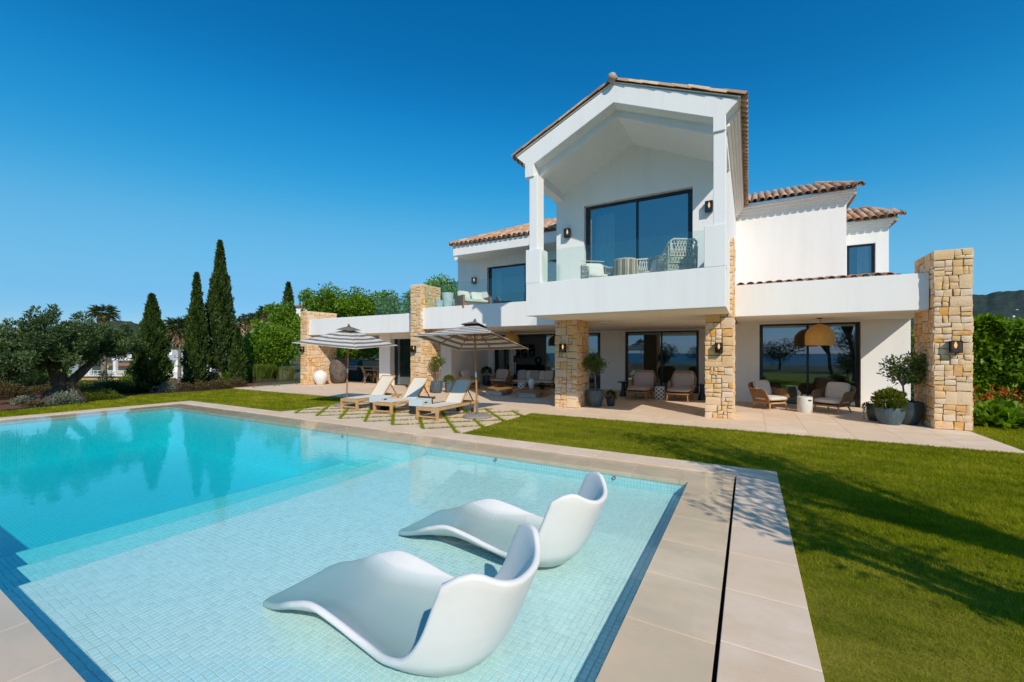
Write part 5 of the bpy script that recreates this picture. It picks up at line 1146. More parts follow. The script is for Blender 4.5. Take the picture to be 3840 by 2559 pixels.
t = thing('potted_succulent', 'small succulent in a dark pot beside the white vase', 'potted plant', (-6.98, 14.62, .215)); pot(t, [(0, 0), (.08, 0), (.10, .12), (.085, .12), (0, .10)], CHAR, .085, .105); round_shrub(t, (0, 0, .14), .11, L_DARK, 260, .06)

# ---- left planting: old olive, cypresses, shrubs ------------------
def blob_tube(b, pts, rad, n=12, lump=.25):
    k0 = len(b.v); b.tube(pts, rad, n)
    for i in range(k0, len(b.v)):
        v = Vector(b.v[i]); s = 1+lump*math.sin(v.x*9+v.z*5)*math.cos(v.y*8-v.z*4); j = min(range(len(pts)), key=lambda q: (Vector(pts[q])-v).length); c = Vector(pts[j]); b.v[i] = tuple(c+(v-c)*s)
ol = thing('olive_tree', 'old olive tree with thick gnarled trunk at the edge of the planting bed', 'tree', (-19.95, 4.62, 0))
b = MB()
blob_tube(b, [(.25, -.30, -.1), (.15, -.18, .15), (0, 0, .5), (-.15, -.05, .9), (-.45, -.1, 1.35), (-.8, -.2, 1.8)], [.30, .25, .20, .18, .14, .08], 14)
blob_tube(b, [(.10, .35, -.1), (.05, .28, .2), (.10, .20, .6), (.20, .42, .95), (.30, .75, 1.4), (.2, 1.0, 1.9)], [.24, .19, .15, .13, .10, .06], 14)
blob_tube(b, [(-.05, 0, .7), (.1, -.1, 1.2), (.2, -.1, 1.8), (.1, 0, 2.3)], [.22, .17, .11, .06], 12)
for a in range(9): an = a*.7; blob_tube(b, [(.1*math.cos(an), .05+.3*math.sin(an), .35), (.35*math.cos(an)+.1, .5*math.sin(an), .12), (.6*math.cos(an)+.12, .8*math.sin(an), -.06)], [.12, .08, .03], 8)
b.build('trunk', BARK, ol, smooth=True)
C = []; rad = []
for lx, ly, lz, lr in ((-.9, -.9, 1.85, .75), (.3, -1.5, 1.75, .65), (.7, -.6, 2.15, .75), (-.3, -.2, 2.35, .75), (.5, .5, 2.2, .7), (-.7, .6, 2.05, .7), (.2, 1.35, 1.95, .65), (-.4, 1.8, 2.0, .5), (.9, .1, 1.7, .55), (.4, .8, 1.75, .55), (.8, -1.1, 1.45, .55), (-.2, -2.0, 1.5, .5), (-.6, -1.1, 1.35, .55), (.4, -.3, 1.45, .5), (-1.2, 0, 1.6, .6), (.1, -.4, 1.7, .6)):
    for k in range(9):
        d = RNG.normal(size=3); d /= np.linalg.norm(d); C.append((lx+d[0]*lr*.72, ly+d[1]*lr*.72, lz+d[2]*lr*.62)); rad.append(RNG.uniform(.16, .30))
    for k in range(3): a = RNG.uniform(0, 6.28); C.append((lx+.3*math.cos(a), ly+.3*math.sin(a), lz+lr*RNG.uniform(.75, 1.05))); rad.append(RNG.uniform(.07, .13))
C = np.array(C); rad = np.array(rad); P, cid = clump_points(C, rad, 6200, 1.0); tone = RNG.normal(size=len(C))*.12
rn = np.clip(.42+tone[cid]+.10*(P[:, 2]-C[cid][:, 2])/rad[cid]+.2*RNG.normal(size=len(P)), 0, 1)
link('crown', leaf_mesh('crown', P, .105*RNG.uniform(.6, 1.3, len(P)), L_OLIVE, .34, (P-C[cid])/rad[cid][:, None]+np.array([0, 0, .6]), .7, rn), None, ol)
def cypress(loc, h, r, label, n=15000, bare=.25, size=.15, zpow=1.0, name='cypress_tree', lm=L_CYP):
    t = thing(name, label, 'tree', loc, 0, 'Mediterranean cypresses'); z = RNG.random(n)**.8; a = RNG.random(n)*2*np.pi
    prof = np.interp(z, [0, .06, .2, .4, .6, .8, .92, 1], [.40, .80, 1., .92, .66, .34, .15, .01])
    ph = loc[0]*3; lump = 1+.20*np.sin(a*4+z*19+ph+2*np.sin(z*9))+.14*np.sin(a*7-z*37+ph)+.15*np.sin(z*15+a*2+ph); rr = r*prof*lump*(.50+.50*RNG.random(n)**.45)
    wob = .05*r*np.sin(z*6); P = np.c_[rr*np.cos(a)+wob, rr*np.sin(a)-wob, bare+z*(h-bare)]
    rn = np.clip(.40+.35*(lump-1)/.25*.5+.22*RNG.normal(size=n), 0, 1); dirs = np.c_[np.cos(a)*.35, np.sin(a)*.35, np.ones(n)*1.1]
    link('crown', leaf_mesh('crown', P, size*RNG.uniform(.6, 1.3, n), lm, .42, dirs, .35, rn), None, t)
    MB().tube([(0, 0, -.1), (0, 0, h*.3), (0, 0, h*.85)], [.09, .07, .02], 10).build('trunk', BARKL, t, smooth=True); return t
cypress((-21.9, 7.75, -.05), 4.05, .56, 'broad short cypress beside the small silver bush', bare=.1, n=17000)
cypress((-23.9, 10.25, -.05), 5.55, .44, 'slender mid-height cypress standing next to the tallest one', bare=.1)
cypress((-24.1, 11.40, -.05), 7.45, .62, 'tallest cypress with bare pinkish trunk showing at its foot', bare=.75, n=22000)
d_ = gnd(893, 1446); cypress((d_.x-1.2, d_.y+.6, -.3), 3.1, .36, 'low dark cypress at the foot of the tallest one', n=7000)
p = atd(1081, 1065, 44); cypress((p.x, p.y, .5), p.z-.5, 1.0, 'distant cypress rising behind the broad green trees', n=5000, size=.3)
def at_px(px, py, z=-.05): return gnd(px, py, z)
def bush(px, py, wpx, hpx, lm, label, group, n=1500, size=.06, name='shrub', aspect=.45, z=-.04, off=.55):
    c = at_px(px, py, z); d = c.x*FW[0]+c.y*FW[1]; w = wpx/F_*d/2; h = hpx/F_*d
    dv = Vector((c.x, c.y, 0)).normalized()*w*off; t = thing(name, label, 'shrub', (c.x+dv.x, c.y+dv.y, z), 0, group); n = int(n*max(.5, min(3, w*w/.16)))
    dd = RNG.normal(size=(n, 3)); dd /= np.linalg.norm(dd, axis=1, keepdims=True); dd[:, 2] = np.abs(dd[:, 2])
    f = (1+.16*np.sin(dd[:, 0]*7+px)*np.cos(dd[:, 1]*6+1)+.08*np.sin(dd[:, 2]*15+dd[:, 0]*9))*(.35+.65*RNG.random(n)**.4); P = dd*f[:, None]*np.array([w, w, h])
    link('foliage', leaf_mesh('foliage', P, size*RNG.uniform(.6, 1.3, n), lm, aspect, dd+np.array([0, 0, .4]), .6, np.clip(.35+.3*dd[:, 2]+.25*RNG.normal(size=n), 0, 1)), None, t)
    b = MB()
    for k in range(5): a = k*1.26; b.tube([(0, 0, -.03), (.4*w*math.cos(a), .4*w*math.sin(a), h*.6)], [.02, .008], 5)
    b.build('stems', BARK, t); return t
SILV = [(243, 1521, 95, 50, 'clipped silver-green bush at the foot of the old olive trunk'), (100, 1519, 82, 32, 'low silver-green bush on the far side of the olive trunk from the pool corner'), (627, 1474, 58, 38, 'silver-green bush beside the black garden spotlight')]
for px, py, w, h, lab in SILV: bush(px, py, w, h, L_SILVER, lab, 'silver bushes', 2600, .05)
for px, py, w, h, lm, lab, n, sz in [
    (20, 1500, 120, 62, L_RED, 'russet flowering shrub at the near end of the planting bed', 2400, .06), (120, 1529, 52, 24, L_RED, 'small dark red shrub in front of the silver bush by the olive', 900, .05),
    (150, 1482, 90, 34, L_RED, 'russet shrub with pink blooms behind the low silver bush', 1500, .06), (362, 1505, 150, 36, L_YEL, 'yellow flowering low shrub along the lawn edging', 2600, .05),
    (420, 1478, 190, 44, L_DARK, 'dark low hedge between olive and broad cypress', 3000, .06), (480, 1478, 80, 42, L_DARK, 'rounded dark shrub at the end of the low hedge', 1400, .06), (690, 1468, 70, 30, L_RED, 'reddish shrub beside the silver bush under the slender cypress', 1200, .06),
    (750, 1465, 62, 34, L_RED, 'dark plum shrub under the slender cypress', 1200, .06), (815, 1459, 90, 30, L_RED, 'tan flowering shrub below the bare cypress trunk', 1500, .055), (880, 1452, 80, 32, L_RED, 'tan flowering shrub nearest the terrace corner', 1500, .055),
    (500, 1460, 90, 66, L_BRIGHT, 'bright green shrub at the foot of the broad cypress', 2200, .08), (555, 1470, 110, 40, L_DARK, 'dark green skirt of shrubs under the broad cypress', 1600, .07), (395, 1466, 60, 74, L_DARK, 'upright dark shrub in front of the neighbour railings', 1500, .07),
    (730, 1448, 90, 60, L_DARK, 'dark green shrub at the base of the slender cypress', 1600, .08), (860, 1440, 110, 62, L_BRIGHT, 'green shrub behind the bare cypress trunk', 1800, .09), (790, 1444, 70, 56, L_DARK, 'dark shrub between the slender and tallest cypress', 1200, .08),
    (60, 1475, 180, 100, L_DARK, 'tall dark hedge shrub behind the olive, beside the russet shrub', 3200, .09), (160, 1462, 110, 72, L_BRIGHT, 'mid green shrub behind the olive trunk', 2000, .09), (300, 1458, 90, 26, L_YEL, 'yellow-green low shrub below the neighbour railing', 1400, .06),
    (930, 1425, 80, 70, L_DARK, 'dark rounded shrub behind the ornamental grasses', 1600, .1)]:
    bush(px, py, w, h, lm, lab, 'bed shrubs', n, sz)
sp = thing('garden_spotlight', 'small black garden spotlight beside the silver bush on the lawn edge', 'spotlight', gnd(583, 1478, -.03)); MB().tube([(0, 0, 0), (0, 0, .16)], .012, 8).build('spike', BLACKM, sp); MB().tube([(0, .08, .20), (0, -.02, .26), (0, -.08, .29)], [.05, .065, .07], 14).build('head', BLACKM, sp, smooth=True)
# ornamental grasses by the glass fence
for px, py, w, h, lab in ((985, 1436, 105, 66, 'tall yellow-green grass clump behind the first glass panel'), (1080, 1432, 60, 52, 'shorter yellow-green grass clump next to the stone pier end')):
    c = at_px(px, py, -.1); d = c.x*FW[0]+c.y*FW[1]; n = 2600; t = thing('ornamental_grass', lab, 'grass clump', (c.x-.7, c.y+.2, -.1), 0, 'ornamental grass clumps'); w_ = w/F_*d/2
    a = RNG.random(n)*6.28; rr = RNG.random(n)**.5*w_; P = np.c_[rr*np.cos(a), rr*np.sin(a), RNG.random(n)*.2*h/F_*d]
    link('blades', leaf_mesh('blades', P, h/F_*d*RNG.uniform(.55, 1.0, n), L_YEL, .05, np.c_[np.cos(a)*.25, np.sin(a)*.25, np.ones(n)*1.6], .12), None, t)
# broad-leaved trees behind the low wing
def big_tree(px, py_top, py_bot, wpx, d, lm, label, seed_h=-.3, nc=60, per=300, ls=.20, name='broadleaf_tree', cat='tree', trunk_r=.12, group='broad green trees behind the house', limbs=12):
    c = atd(px, (py_top+py_bot)/2, d); zt = EYE+(HY_-py_top)/F_*d; zb = EYE+(HY_-py_bot)/F_*d; w = wpx/F_*d/2; hz = (zt-zb)/2
    return stem_tree(name, label, (c.x, c.y, seed_h), max(.8, zb-seed_h+.25*hz), (0, 0, (zt+zb)/2-seed_h), (w, w*.8, hz), nc, per, lm, ls, cat, trunk_r, BARKL, clump_r=(w*.20, w*.34), limbs=limbs, group=group, aspect=.6, hollow=.35)
big_tree(1010, 1205, 1400, 250, 27, L_BRIGHT, 'broad bright green tree behind the glass fence', nc=70, per=420, ls=.17); big_tree(1075, 1130, 1330, 190, 29, L_BRIGHT, 'taller bright green tree beside the low wing end pier', nc=60, per=420, ls=.17)
big_tree(1215, 1072, 1240, 210, 31, L_BRIGHT, 'bright green tree with knobbly top above the low wing', nc=46, per=400, ls=.19); big_tree(1330, 1098, 1220, 240, 32, L_BRIGHT, 'bright green tree above the middle of the low roof', nc=50, per=400, ls=.19)
big_tree(1440, 1100, 1230, 190, 31, L_BRIGHT, 'bright green tree behind the roof terrace glass', nc=44, per=400, ls=.19); big_tree(1670, 1040, 1190, 210, 30, L_BRIGHT, 'dark-topped green tree rising beside the upper storey', nc=50, per=400, ls=.19)
big_tree(1560, 1075, 1210, 130, 33, L_BRIGHT, 'green tree half hidden by the tall stone pier', nc=40, per=380, ls=.19); big_tree(1330, 1270, 1350, 260, 26, L_BRIGHT, 'low spreading tree seen through the open kitchen terrace', nc=50, per=420, ls=.15); big_tree(960, 1300, 1440, 150, 30, L_DARK, 'dark green tree in shade behind the grasses', nc=50, per=380, ls=.17)
# right-hand hedge and flower border
t = thing('hedge', 'tall bright green hedge behind the flower border', 'hedge', (9.0, 17.6, 0)); n = 52000
P = np.c_[RNG.uniform(-4.4, 4.6, n), RNG.uniform(-.9, .9, n), RNG.uniform(.35, 2.55, n)]; f = .15+.85*RNG.random(n)**.6
P[:, 1] = np.sign(P[:, 1])*.85*f*(1+.16*np.sin(P[:, 0]*4)*np.cos(P[:, 2]*5)); P[:, 2] += .12*np.sin(P[:, 0]*3.1)+.08*np.sin(P[:, 0]*7.7); P[:, 2] = np.where(RNG.random(n) < .25, 2.45+.16*np.sin(P[:, 0]*3.1)+.1*np.sin(P[:, 0]*7.7)+RNG.normal(size=n)*.06, P[:, 2])
link('foliage', leaf_mesh('foliage', P, .15*RNG.uniform(.6, 1.3, n), L_BRIGHT, .55, np.c_[np.zeros(n), np.sign(P[:, 1])*.8, np.ones(n)*.4], .7, np.clip(.45+.25*RNG.normal(size=n)+.15*np.sin(P[:, 0]*5)*np.sin(P[:, 2]*6), 0, 1)), None, t)
b = MB()
for x in np.linspace(-4.2, 4.4, 12): b.tube([(x, 0, -.1), (x+.1, 0, 1.2), (x, .1, 2.2)], [.06, .045, .015], 7)
b.build('stems', BARK, t)
def leafy(name, loc, lm, n, w, h, size, label, asp=.7, group='flower border plants', petals=None, npet=0):
    t = thing(name, label, 'plant', loc, 0, group); a = RNG.random(n)*6.28; rr = RNG.random(n)**.5*w; P = np.c_[rr*np.cos(a), rr*np.sin(a), h*RNG.random(n)*(1-.6*(rr/w)**2)]
    link('foliage', leaf_mesh('foliage', P, size*RNG.uniform(.6, 1.3, n), lm, asp, np.c_[np.cos(a)*.6, np.sin(a)*.6, np.ones(n)*.6], .5), None, t)
    if petals:
        c = np.c_[RNG.uniform(-w, w, npet)*.8, RNG.uniform(-w, w, npet)*.8, h*RNG.uniform(.8, 1.35, npet)]; Q = np.repeat(c, 7, 0)+RNG.normal(size=(npet*7, 3))*.012; stuff(link('blooms', leaf_mesh('blooms', Q, .085, petals, .4, np.tile([0, 0, .4], (len(Q), 1)), 1.), None, t))
        b = MB()
        for q in c: b.tube([(q[0]*.7, q[1]*.7, 0), tuple(q)], .006, 4)
        b.build('flower_stalks', L_YEL, t)
    return t
for i, (x, y) in enumerate(((4.85, 13.75), (5.55, 13.85), (6.3, 13.8), (7.1, 13.9), (5.2, 14.3))): leafy('leafy_perennial', (x, y, 0), L_BRIGHT if i % 2 == 0 else L_YEL, 420, .42, .45, .20, ['large-leaved green perennial closest to the stone pier', 'narrow yellow-green perennial next to the large-leaved one', 'large-leaved green perennial along the lawn edge, past the narrow one', 'yellow-green perennial far along the lawn edge', 'green perennial in front of the orange lilies'][i], .75 if i % 2 == 0 else .2)
for i, (x, y) in enumerate(((4.9, 14.9), (5.7, 15.0), (6.6, 14.9), (7.6, 15.0))): leafy('orange_lily', (x, y, 0), L_BRIGHT, 380, .45, .62, .24, ['orange lily clump right behind the stone pier', 'orange lily clump beside the white flowers', 'orange lily clump on the far side of the white flowers', 'orange lily clump at the end of the border'][i], .14, petals=L_FLOW, npet=26)
leafy('white_agapanthus', (6.05, 14.45, 0), L_YEL, 300, .35, .55, .22, 'white flowering clump between the orange lilies', .12, petals=L_WHITE, npet=16)
# ---- garden trees beyond the frame that throw the lawn shadows and show in the glass
stem_tree('garden_olive', 'airy olive tree at the side lawn throwing dappled shade toward the pool corner', (5.2, 2.5, 0), 2.6, (-.55, .5, 4.9), (1.2, 1.2, 2.3), 54, 420, L_OLIVE, .13, trunk_r=.13, lean=(-.35, .25), clump_r=(.22, .40), limbs=40, bark=BARK, group='side lawn trees')
stem_tree('garden_olive', 'second olive tree on the side lawn with low forked trunk', (4.3, 1.5, 0), 1.6, (-.75, .75, 3.0), (.85, .65, 1.0), 22, 420, L_OLIVE, .13, trunk_r=.10, lean=(-.2, .3), clump_r=(.20, .34), limbs=18, bark=BARK, group='side lawn trees')
for i, (x, y, w, h) in enumerate(((-9, -13, 2.2, 2.6), (-4, -16, 2.6, 2.2), (2.5, -14, 2.2, 3.0), (8.5, -12, 2.6, 3.6), (14, -8, 2.4, 4.0))):
    stem_tree('garden_tree', ['low garden tree', 'wide garden shrub tree', 'garden tree', 'tall garden tree', 'tallest garden tree'][i]+' on the sea side of the pool, seen in the window reflections', (x, y, -.1), h*.4, (0, 0, h*.65), (w, w*.8, h*.4), 34, 150, L_DARK, .2, trunk_r=.12, clump_r=(w*.22, w*.36), limbs=8, group='sea side trees')
# ================================================================== neighbours and hillside
NW = mat('neighbour_render', (.78, .78, .78), (.72, .72, .71), ns=.6, rough=.85); NSH = mat('neighbour_ochre', (.52, .34, .12), (.46, .29, .10), ns=1, rough=.9); NGL = mat('dark_pane', (.03, .05, .07), rough=.15, spec=.6); NRAIL = mat('white_rail', (.75, .75, .75), rough=.6)
D0 = 62.; K0 = D0/F_; O0 = atd(480, 1425, D0)
nb = thing('neighbour_villa', 'white flat-roofed neighbour villa with columned terrace beyond the planting bed', 'house', O0, R(29.65))
def nr(px0, px1, py0, py1, y0, y1, name, m, parent=None, **k):            # a block of the villa from its photo rectangle and real depth range
    return MB().box((px0-480)*K0, (px1-480)*K0, y0, y1, (1425-py1)*K0, (1425-py0)*K0).build(name, m, parent or nb, **k)
nr(455, 610, 1353, 1440, 3.0, 9.0, 'main_wall', NW); nr(408, 600, 1331, 1353, .4, 9.0, 'roof_slab', NW, bevel=.05); nr(497, 600, 1312, 1331, 2.2, 9, 'roof_parapet', NW)
nr(270, 600, 1408, 1411, -.6, 3.0, 'terrace_floor', NW); nr(270, 600, 1411, 1426, -.3, 3.0, 'retaining_wall', NSH); nr(270, 470, 1376, 1408, 5.0, 9, 'rear_wall', mat('cream_render', (.62, .52, .36), rough=.9))
for px in (335, 433): nr(px-5, px+5, 1353 if px > 400 else 1370, 1409, -.2, .2, 'column', NW)
nr(290, 420, 1366, 1376, 4.0, 9.2, 'tiled_roof', mat('far_terracotta', (.34, .15, .09), (.26, .12, .07), ns=2, rough=.9))
w = nr(493, 512, 1353, 1406, 2.95, 3.02, 'window', NRAIL); nr(495, 502, 1356, 1404, 2.92, 2.95, 'pane', NGL, w); nr(504, 511, 1356, 1404, 2.92, 2.95, 'pane', NGL, w)
for k, px in enumerate(range(280, 500, 14)):
    nr(px-.6, px+.6, 1390, 1408, -.55, -.50, 'rail_post', NRAIL)
for py in (1389, 1399): nr(275, 495, py, py+1.4, -.55, -.50, 'handrail', NRAIL)
for px in (270, 300, 328, 360, 395, 428, 458): nr(px-1, px+1, 1425, 1440, -5.2, -5.1, 'garden_rail_post', NRAIL)
for py in (1425, 1433): nr(268, 462, py, py+1.6, -5.2, -5.1, 'garden_rail', NRAIL)
for px in (482, 490, 530): nr(px-.7, px+.7, 1303, 1331, 1.5, 1.6, 'roof_rail_post', NRAIL)
nr(478, 535, 1303, 1305, 1.5, 1.6, 'roof_rail', NRAIL)
# taller stair tower part with chimneys, seen between the cypresses
nr(632, 720, 1308, 1440, 4.0, 10, 'tower_wall', NW); nr(640, 720, 1350, 1357, 2.4, 4.0, 'window_hood', NW); nr(625, 720, 1398, 1418, .5, 4.0, 'balcony_front', NW)
for px in (643, 697): c = nr(px-9, px+9, 1262, 1310, 5, 6.5, 'chimney', NW); nr(px-2, px+2, 1273, 1278, 4.97, 5.0, 'vent', NGL, c)
w = nr(645, 697, 1357, 1394, 3.9, 4.0, 'window', NRAIL)
for a, b_ in ((648, 669), (673, 694)):
    for c_, d_ in ((1359, 1364), (1369, 1391)): nr(a, b_, c_, d_, 3.86, 3.9, 'pane', NGL, w)
for k in range(5): nr(681, 691, 1305+k*6, 1309+k*6, 3.95, 4.0, 'stair_slot', NSH)
# people at the terrace table
def person(px, py_seat, rz, shirt, hair, label, lift=0.):
    s = K0; loc = O0+Vector((RT[0]*(px-480)*s+FW[0]*1.2, RT[1]*(px-480)*s+FW[1]*1.2, (1425-1408)*s-0.))
    t = thing('person', label, 'person', loc, rz); me = bpy.data.meshes.new('body')
    J = [(0, 0, .48), (0, .02, .75), (0, .03, 1.0), (0, .03, 1.12), (0, .0, 1.25), (.16, .03, 1.02), (.24, -.12, .80), (.18, -.34, .78), (-.16, .03, 1.02), (-.24, -.12, .80), (-.18, -.34, .78), (.10, -.02, .48), (.12, -.42, .48), (.12, -.42, .08), (.12, -.54, .04), (-.10, -.02, .48), (-.12, -.42, .48), (-.12, -.42, .08), (-.12, -.54, .04)]
    E = [(0, 1), (1, 2), (2, 3), (3, 4), (2, 5), (5, 6), (6, 7), (2, 8), (8, 9), (9, 10), (0, 11), (11, 12), (12, 13), (13, 14), (0, 15), (15, 16), (16, 17), (17, 18)]
    rad = [.15, .15, .14, .055, .10, .07, .048, .035, .07, .048, .035, .09, .065, .045, .04, .09, .065, .045, .04]
    me.from_pydata(J, E, []); o = link('body', me, shirt, t); sk = o.modifiers.new('skin', 'SKIN'); ss = o.modifiers.new('sub', 'SUBSURF'); ss.levels = 1; ss.render_levels = 1
    for i, r in enumerate(rad): me.skin_vertices[0].data[i].radius = (r, r)
    me.skin_vertices[0].data[0].use_root = True
    MB().lathe([(0, -.12), (.06, -.11), (.09, -.03), (.095, .05), (.06, .11), (0, .125)], 12, (0, -.01, 1.27)).build('head', mat('skin_tone', (.42, .25, .17), rough=.6), t, smooth='all')
    MB().lathe([(.10, -.02), (.105, .05), (.07, .12), (0, .14)], 12, (0, .012, 1.275)).build('hair', hair, t, smooth='all'); return t
DKH = mat('dark_hair', (.02, .014, .01), rough=.6)
person(462, 0, R(29.65+150), mat('ochre_shirt', (.25, .16, .06), rough=.9), DKH, 'person in a dark ochre top seated at the neighbour terrace table')
person(484, 0, R(29.65-60), mat('pale_blue_shirt', (.45, .50, .58), rough=.9), DKH, 'dark-haired person in pale blue seated at the neighbour terrace table')
person(497, 0, R(29.65-110), mat('white_shirt', (.75, .73, .72), rough=.9), mat('brown_hair', (.10, .05, .03), rough=.6), 'person in a white shirt leaning at the neighbour terrace table')
tl = O0+Vector((RT[0]*-.2+FW[0]*1.1, RT[1]*-.2+FW[1]*1.1, 17*K0)); tb = thing('terrace_table', 'small table between the people on the neighbour terrace', 'table', tl, R(29.65)); MB().box(-.5, .5, -.35, .35, .70, .74).build('table_top', TEAKL, tb)
for x in (-.42, .42): MB().box(x-.03, x+.03, -.3, .3, 0, .70).build('leg', TEAKL, tb)
def far_house(px0, px1, py0, py1, d, wallm, roofm, label, rise=.35, depth=8., wins=3, flat=False):
    k = d/F_; o = atd((px0+px1)/2, py1, d); t = thing('hillside_house', label, 'house', o, R(29.65), 'hillside houses'); w = (px1-px0)*k/2; h = (py1-py0)*k
    MB().box(-w, w, 0, depth, -4, h).build('wall', wallm, t)
    if flat: MB().box(-w-.2, w+.2, -.2, depth+.2, h, h+.25).build('roof', roofm, t)
    else: MB().prism([(-w-.4, h), (w+.4, h), (0, h+w*rise*2)], 'y', -.4, depth+.4).build('roof', roofm, t)
    for i in range(wins):
        x = -w+2*w*(i+.5)/wins; f = MB().box(x-w*.14, x+w*.14, -.06, .02, h*.35, h*.72).build('window', NRAIL, t); MB().box(x-w*.11, x+w*.11, -.09, -.06, h*.38, h*.69).build('pane', NGL, f)
TR = mat('hill_terracotta', (.36, .16, .10), (.28, .13, .08), ns=.7, rough=.9); PK = mat('pink_render', (.55, .28, .22), rough=.9); CR = mat('peach_render', (.62, .48, .33), rough=.9)
far_house(511, 539, 1268, 1284, 150, NW, TR, 'small white gabled house with red roof far beyond the broad cypress', wins=2)
far_house(545, 600, 1246, 1262, 260, PK, TR, 'reddish house far off on the wooded ridge', wins=3); far_house(902, 925, 1204, 1222, 170, PK, TR, 'pink house on the hillside among palms', wins=2); far_house(940, 968, 1214, 1232, 165, CR, TR, 'peach house on the hillside beside the pink one', wins=2); far_house(970, 1012, 1200, 1216, 175, PK, TR, 'long pink terracotta house up the hillside', wins=3)
far_house(985, 1030, 1224, 1244, 70, NW, mat('slate_roof', (.22, .21, .21), rough=.9), 'white house gable with grey roof half hidden by trees', wins=2); far_house(1092, 1172, 1152, 1180, 85, NW, TR, 'white house with shallow terracotta roof above the green trees', rise=.12, wins=3); far_house(-60, 22, 1338, 1420, 48, NW, NW, 'white flat-roofed house behind the near side of the old olive', flat=True, wins=2)
far_house(3838, 3920, 1290, 1330, 60, NW, TR, 'white house edge beyond the tall hedge', wins=2)
for px, py, d, lab in ((3722, 1190, 1080, 'white hamlet block low on the dark hill'), (3803, 1186, 1080, 'pale villa at the foot of the dark hill'), (3815, 1163, 1150, 'lone pale villa up the dark hill')): far_house(px-4, px+4, py-2, py+1, d, NW, NW, lab, flat=True, wins=3)
def palm(px, py, d, r, label, zg=None, n=26, skirt=True, tr=.16):
    c = atd(px, py, d); zg = zg if zg is not None else -2.5; t = thing('palm_tree', label, 'tree', (c.x, c.y, zg), 0, 'palm trees'); H = c.z-zg
    MB().tube([(0, 0, 0), (.1, 0, H*.5), (0, 0, H)], [tr*1.3, tr, tr*.9], 9).build('trunk', BARKL, t, smooth=True); P = []; Dr = []; rn = []; S = []
    for k in range(n):
        a = k*2.4; el = .95-1.5*(k/n); dv = np.array([math.cos(a)*math.cos(el), math.sin(a)*math.cos(el), math.sin(el)]); e = dv*r*.62
        for q in range(16):
            f = q/15; p0 = np.array([0, 0, H])+e*(.25+.75*f)+np.array([0, 0, -.18*r*f*f]); sd = np.cross(dv, [0, 0, 1]); sd /= np.linalg.norm(sd)+1e-9
            for s_ in (-1, 1): P.append(p0); Dr.append(dv*.9+sd*s_*(.9-.5*f)+np.array([0, 0, -.25])); rn.append(np.clip(.35+.25*RNG.normal()+(.45 if el < -.35 else 0), 0, 1)); S.append(r*.50*(1-.35*f))
    link('crown', leaf_mesh('crown', np.array(P), np.array(S), L_PALM, .10, np.array(Dr), .08, np.array(rn)), None, t)
    if skirt:
        m = 500; a = RNG.random(m)*6.28; zz = H-RNG.random(m)*r*.9; link('dead_skirt', leaf_mesh('dead_skirt', np.c_[.25*np.cos(a)*r*.6, .25*np.sin(a)*r*.6, zz], r*.35, MATS.get('dead_frond') or leafmat('dead_frond', [(.16, .10, .05), (.24, .16, .08), (.30, .21, .11), (.36, .26, .14)], .2), .25, np.c_[np.cos(a)*.4, np.sin(a)*.4, -np.ones(m)], .2), None, t)
palm(388, 1172, 30, 1.15, 'palm with drooping orange fronds rising behind the old olive', n=30); palm(672, 1222, 52, 2.3, 'stout palm with dead skirt behind the white chimneys', n=34); palm(715, 1226, 54, 2.2, 'second stout palm beside the spire-like pine', n=34); palm(760, 1222, 56, 2.1, 'palm between the slender and tallest cypress', n=30)
for i, (px, py, d, r) in enumerate(((880, 1212, 95, 2.8), (930, 1195, 100, 2.6), (958, 1190, 100, 2.4), (985, 1185, 95, 2.4), (1000, 1168, 90, 2.6), (1022, 1162, 88, 2.5), (1040, 1160, 90, 2.4))): palm(px, py, d, r, 'fan palm '+['with dead skirt at the low end of the hillside row', 'in front of the pink hillside house', 'above the peach hillside house', 'next to the slim hillside cypress', 'on a tall trunk up the hillside', 'at the top of the hillside row', 'behind the top of the bright green tree'][i], zg=-1, n=22, tr=.3)
p = atd(968, 1175, 80); cypress((p.x, p.y, 0), p.z, .9, 'slim cypress among the hillside palms', n=3000, size=.4)
npn = atd(710, 1280, 44); t = thing('norfolk_pine', 'thin spire-like pine with one flat tier of branches beside the slender cypress', 'tree', (npn.x, npn.y, -2.5)); Ht = EYE+(HY_-1150)/F_*44+2.5
MB().tube([(0, 0, 0), (0, 0, Ht*.6), (0, 0, Ht)], [.12, .06, .015], 8).build('trunk', BARKL, t, smooth=True); P = []; Dr = []
for zf, L_ in ((.86, .55), (.62, .8), (.48, 1.0), (.36, 1.2), (.25, 1.3)):
    for k in range(7):
        a = k*.9+zf*9; dv = np.array([math.cos(a), math.sin(a), .30])
        for q in range(14): P.append(np.array([0, 0, Ht*zf])+dv*L_*q/13); Dr.append(dv*.5+RNG.normal(size=3)*.3+np.array([0, 0, .5]))
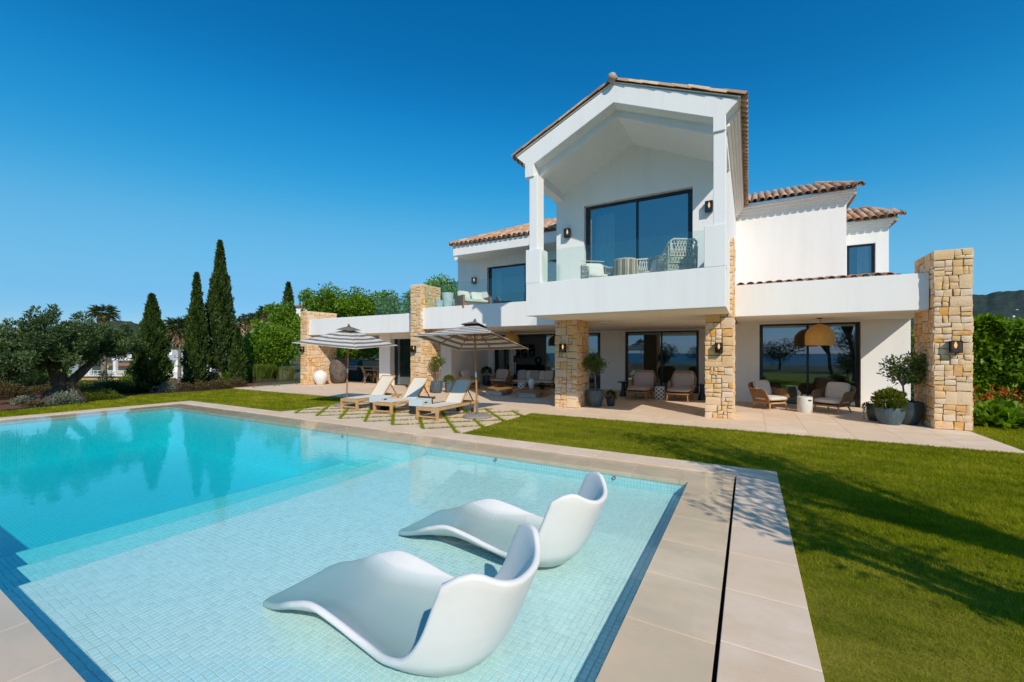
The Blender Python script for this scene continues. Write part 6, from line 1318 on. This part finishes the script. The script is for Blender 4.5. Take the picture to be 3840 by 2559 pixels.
link('crown', leaf_mesh('crown', np.array(P), .22, L_CYP, .45, np.array(Dr), .4), None, t)
# mid-distance garden trees filling the slope below the bed
mids = [(40, 1255, 1330, 130, 40, L_DARK, 'dark rounded tree behind the near side of the olive'), (180, 1262, 1340, 150, 46, L_BRIGHT, 'mid green tree behind the olive crown'), (300, 1272, 1330, 120, 50, L_DARK, 'dark tree behind the palm with orange fronds'), (440, 1262, 1312, 120, 90, L_BRIGHT, 'round green tree above the neighbour roof terrace'), (510, 1285, 1318, 70, 80, L_DARK, 'small dark tree beside the gabled white house'),
        (600, 1262, 1340, 90, 75, L_DARK, 'dark tree behind the broad cypress'), (860, 1235, 1330, 120, 60, L_YEL, 'yellow-green tree behind the tallest cypress'), (900, 1290, 1400, 90, 40, L_YEL, 'sunlit shrubby tree behind the low dark cypress'), (760, 1265, 1340, 90, 60, L_BRIGHT, 'green tree below the stout palms'), (690, 1290, 1330, 60, 58, L_YEL, 'yellow-green tree between the white chimneys'),
        (230, 1390, 1430, 120, 30, L_BRIGHT, 'low green tree below the olive crown'), (1000, 1245, 1330, 120, 50, L_DARK, 'dark tree below the hillside houses')]
for px, a, b_, w, d, lm, lab in mids: big_tree(px, a, b_, w, d, lm, lab, seed_h=-3 if d > 35 else -1, nc=34, per=max(14, 9000/d**2*8), ls=.0075*d, name='garden_tree', group='trees on the slope', limbs=5)
rng2 = []
for i in range(26):                                    # scattered round trees on the ridge slope
    px = -40+i*42+random.uniform(-14, 14); d = random.uniform(110, 190); py = random.uniform(1246, 1275); rng2.append((px, py, d))
labs = ['round', 'wide', 'low', 'tall', 'bushy', 'dark']; spots = ['near the hill brow', 'below the ridge', 'on the open slope', 'above the neighbour roofs', 'beside the far houses']
for i, (px, py, d) in enumerate(rng2): big_tree(px, py, py+34, 62, d, (L_DARK, L_BRIGHT, L_DARK, L_YEL)[i % 4], 'distant rounded tree scattered over the far slope below the ridge', seed_h=-3, nc=16, per=9, ls=.009*d, name='slope_tree', group='scattered far trees', limbs=3, trunk_r=.25)
print('objects', len(bpy.data.objects))
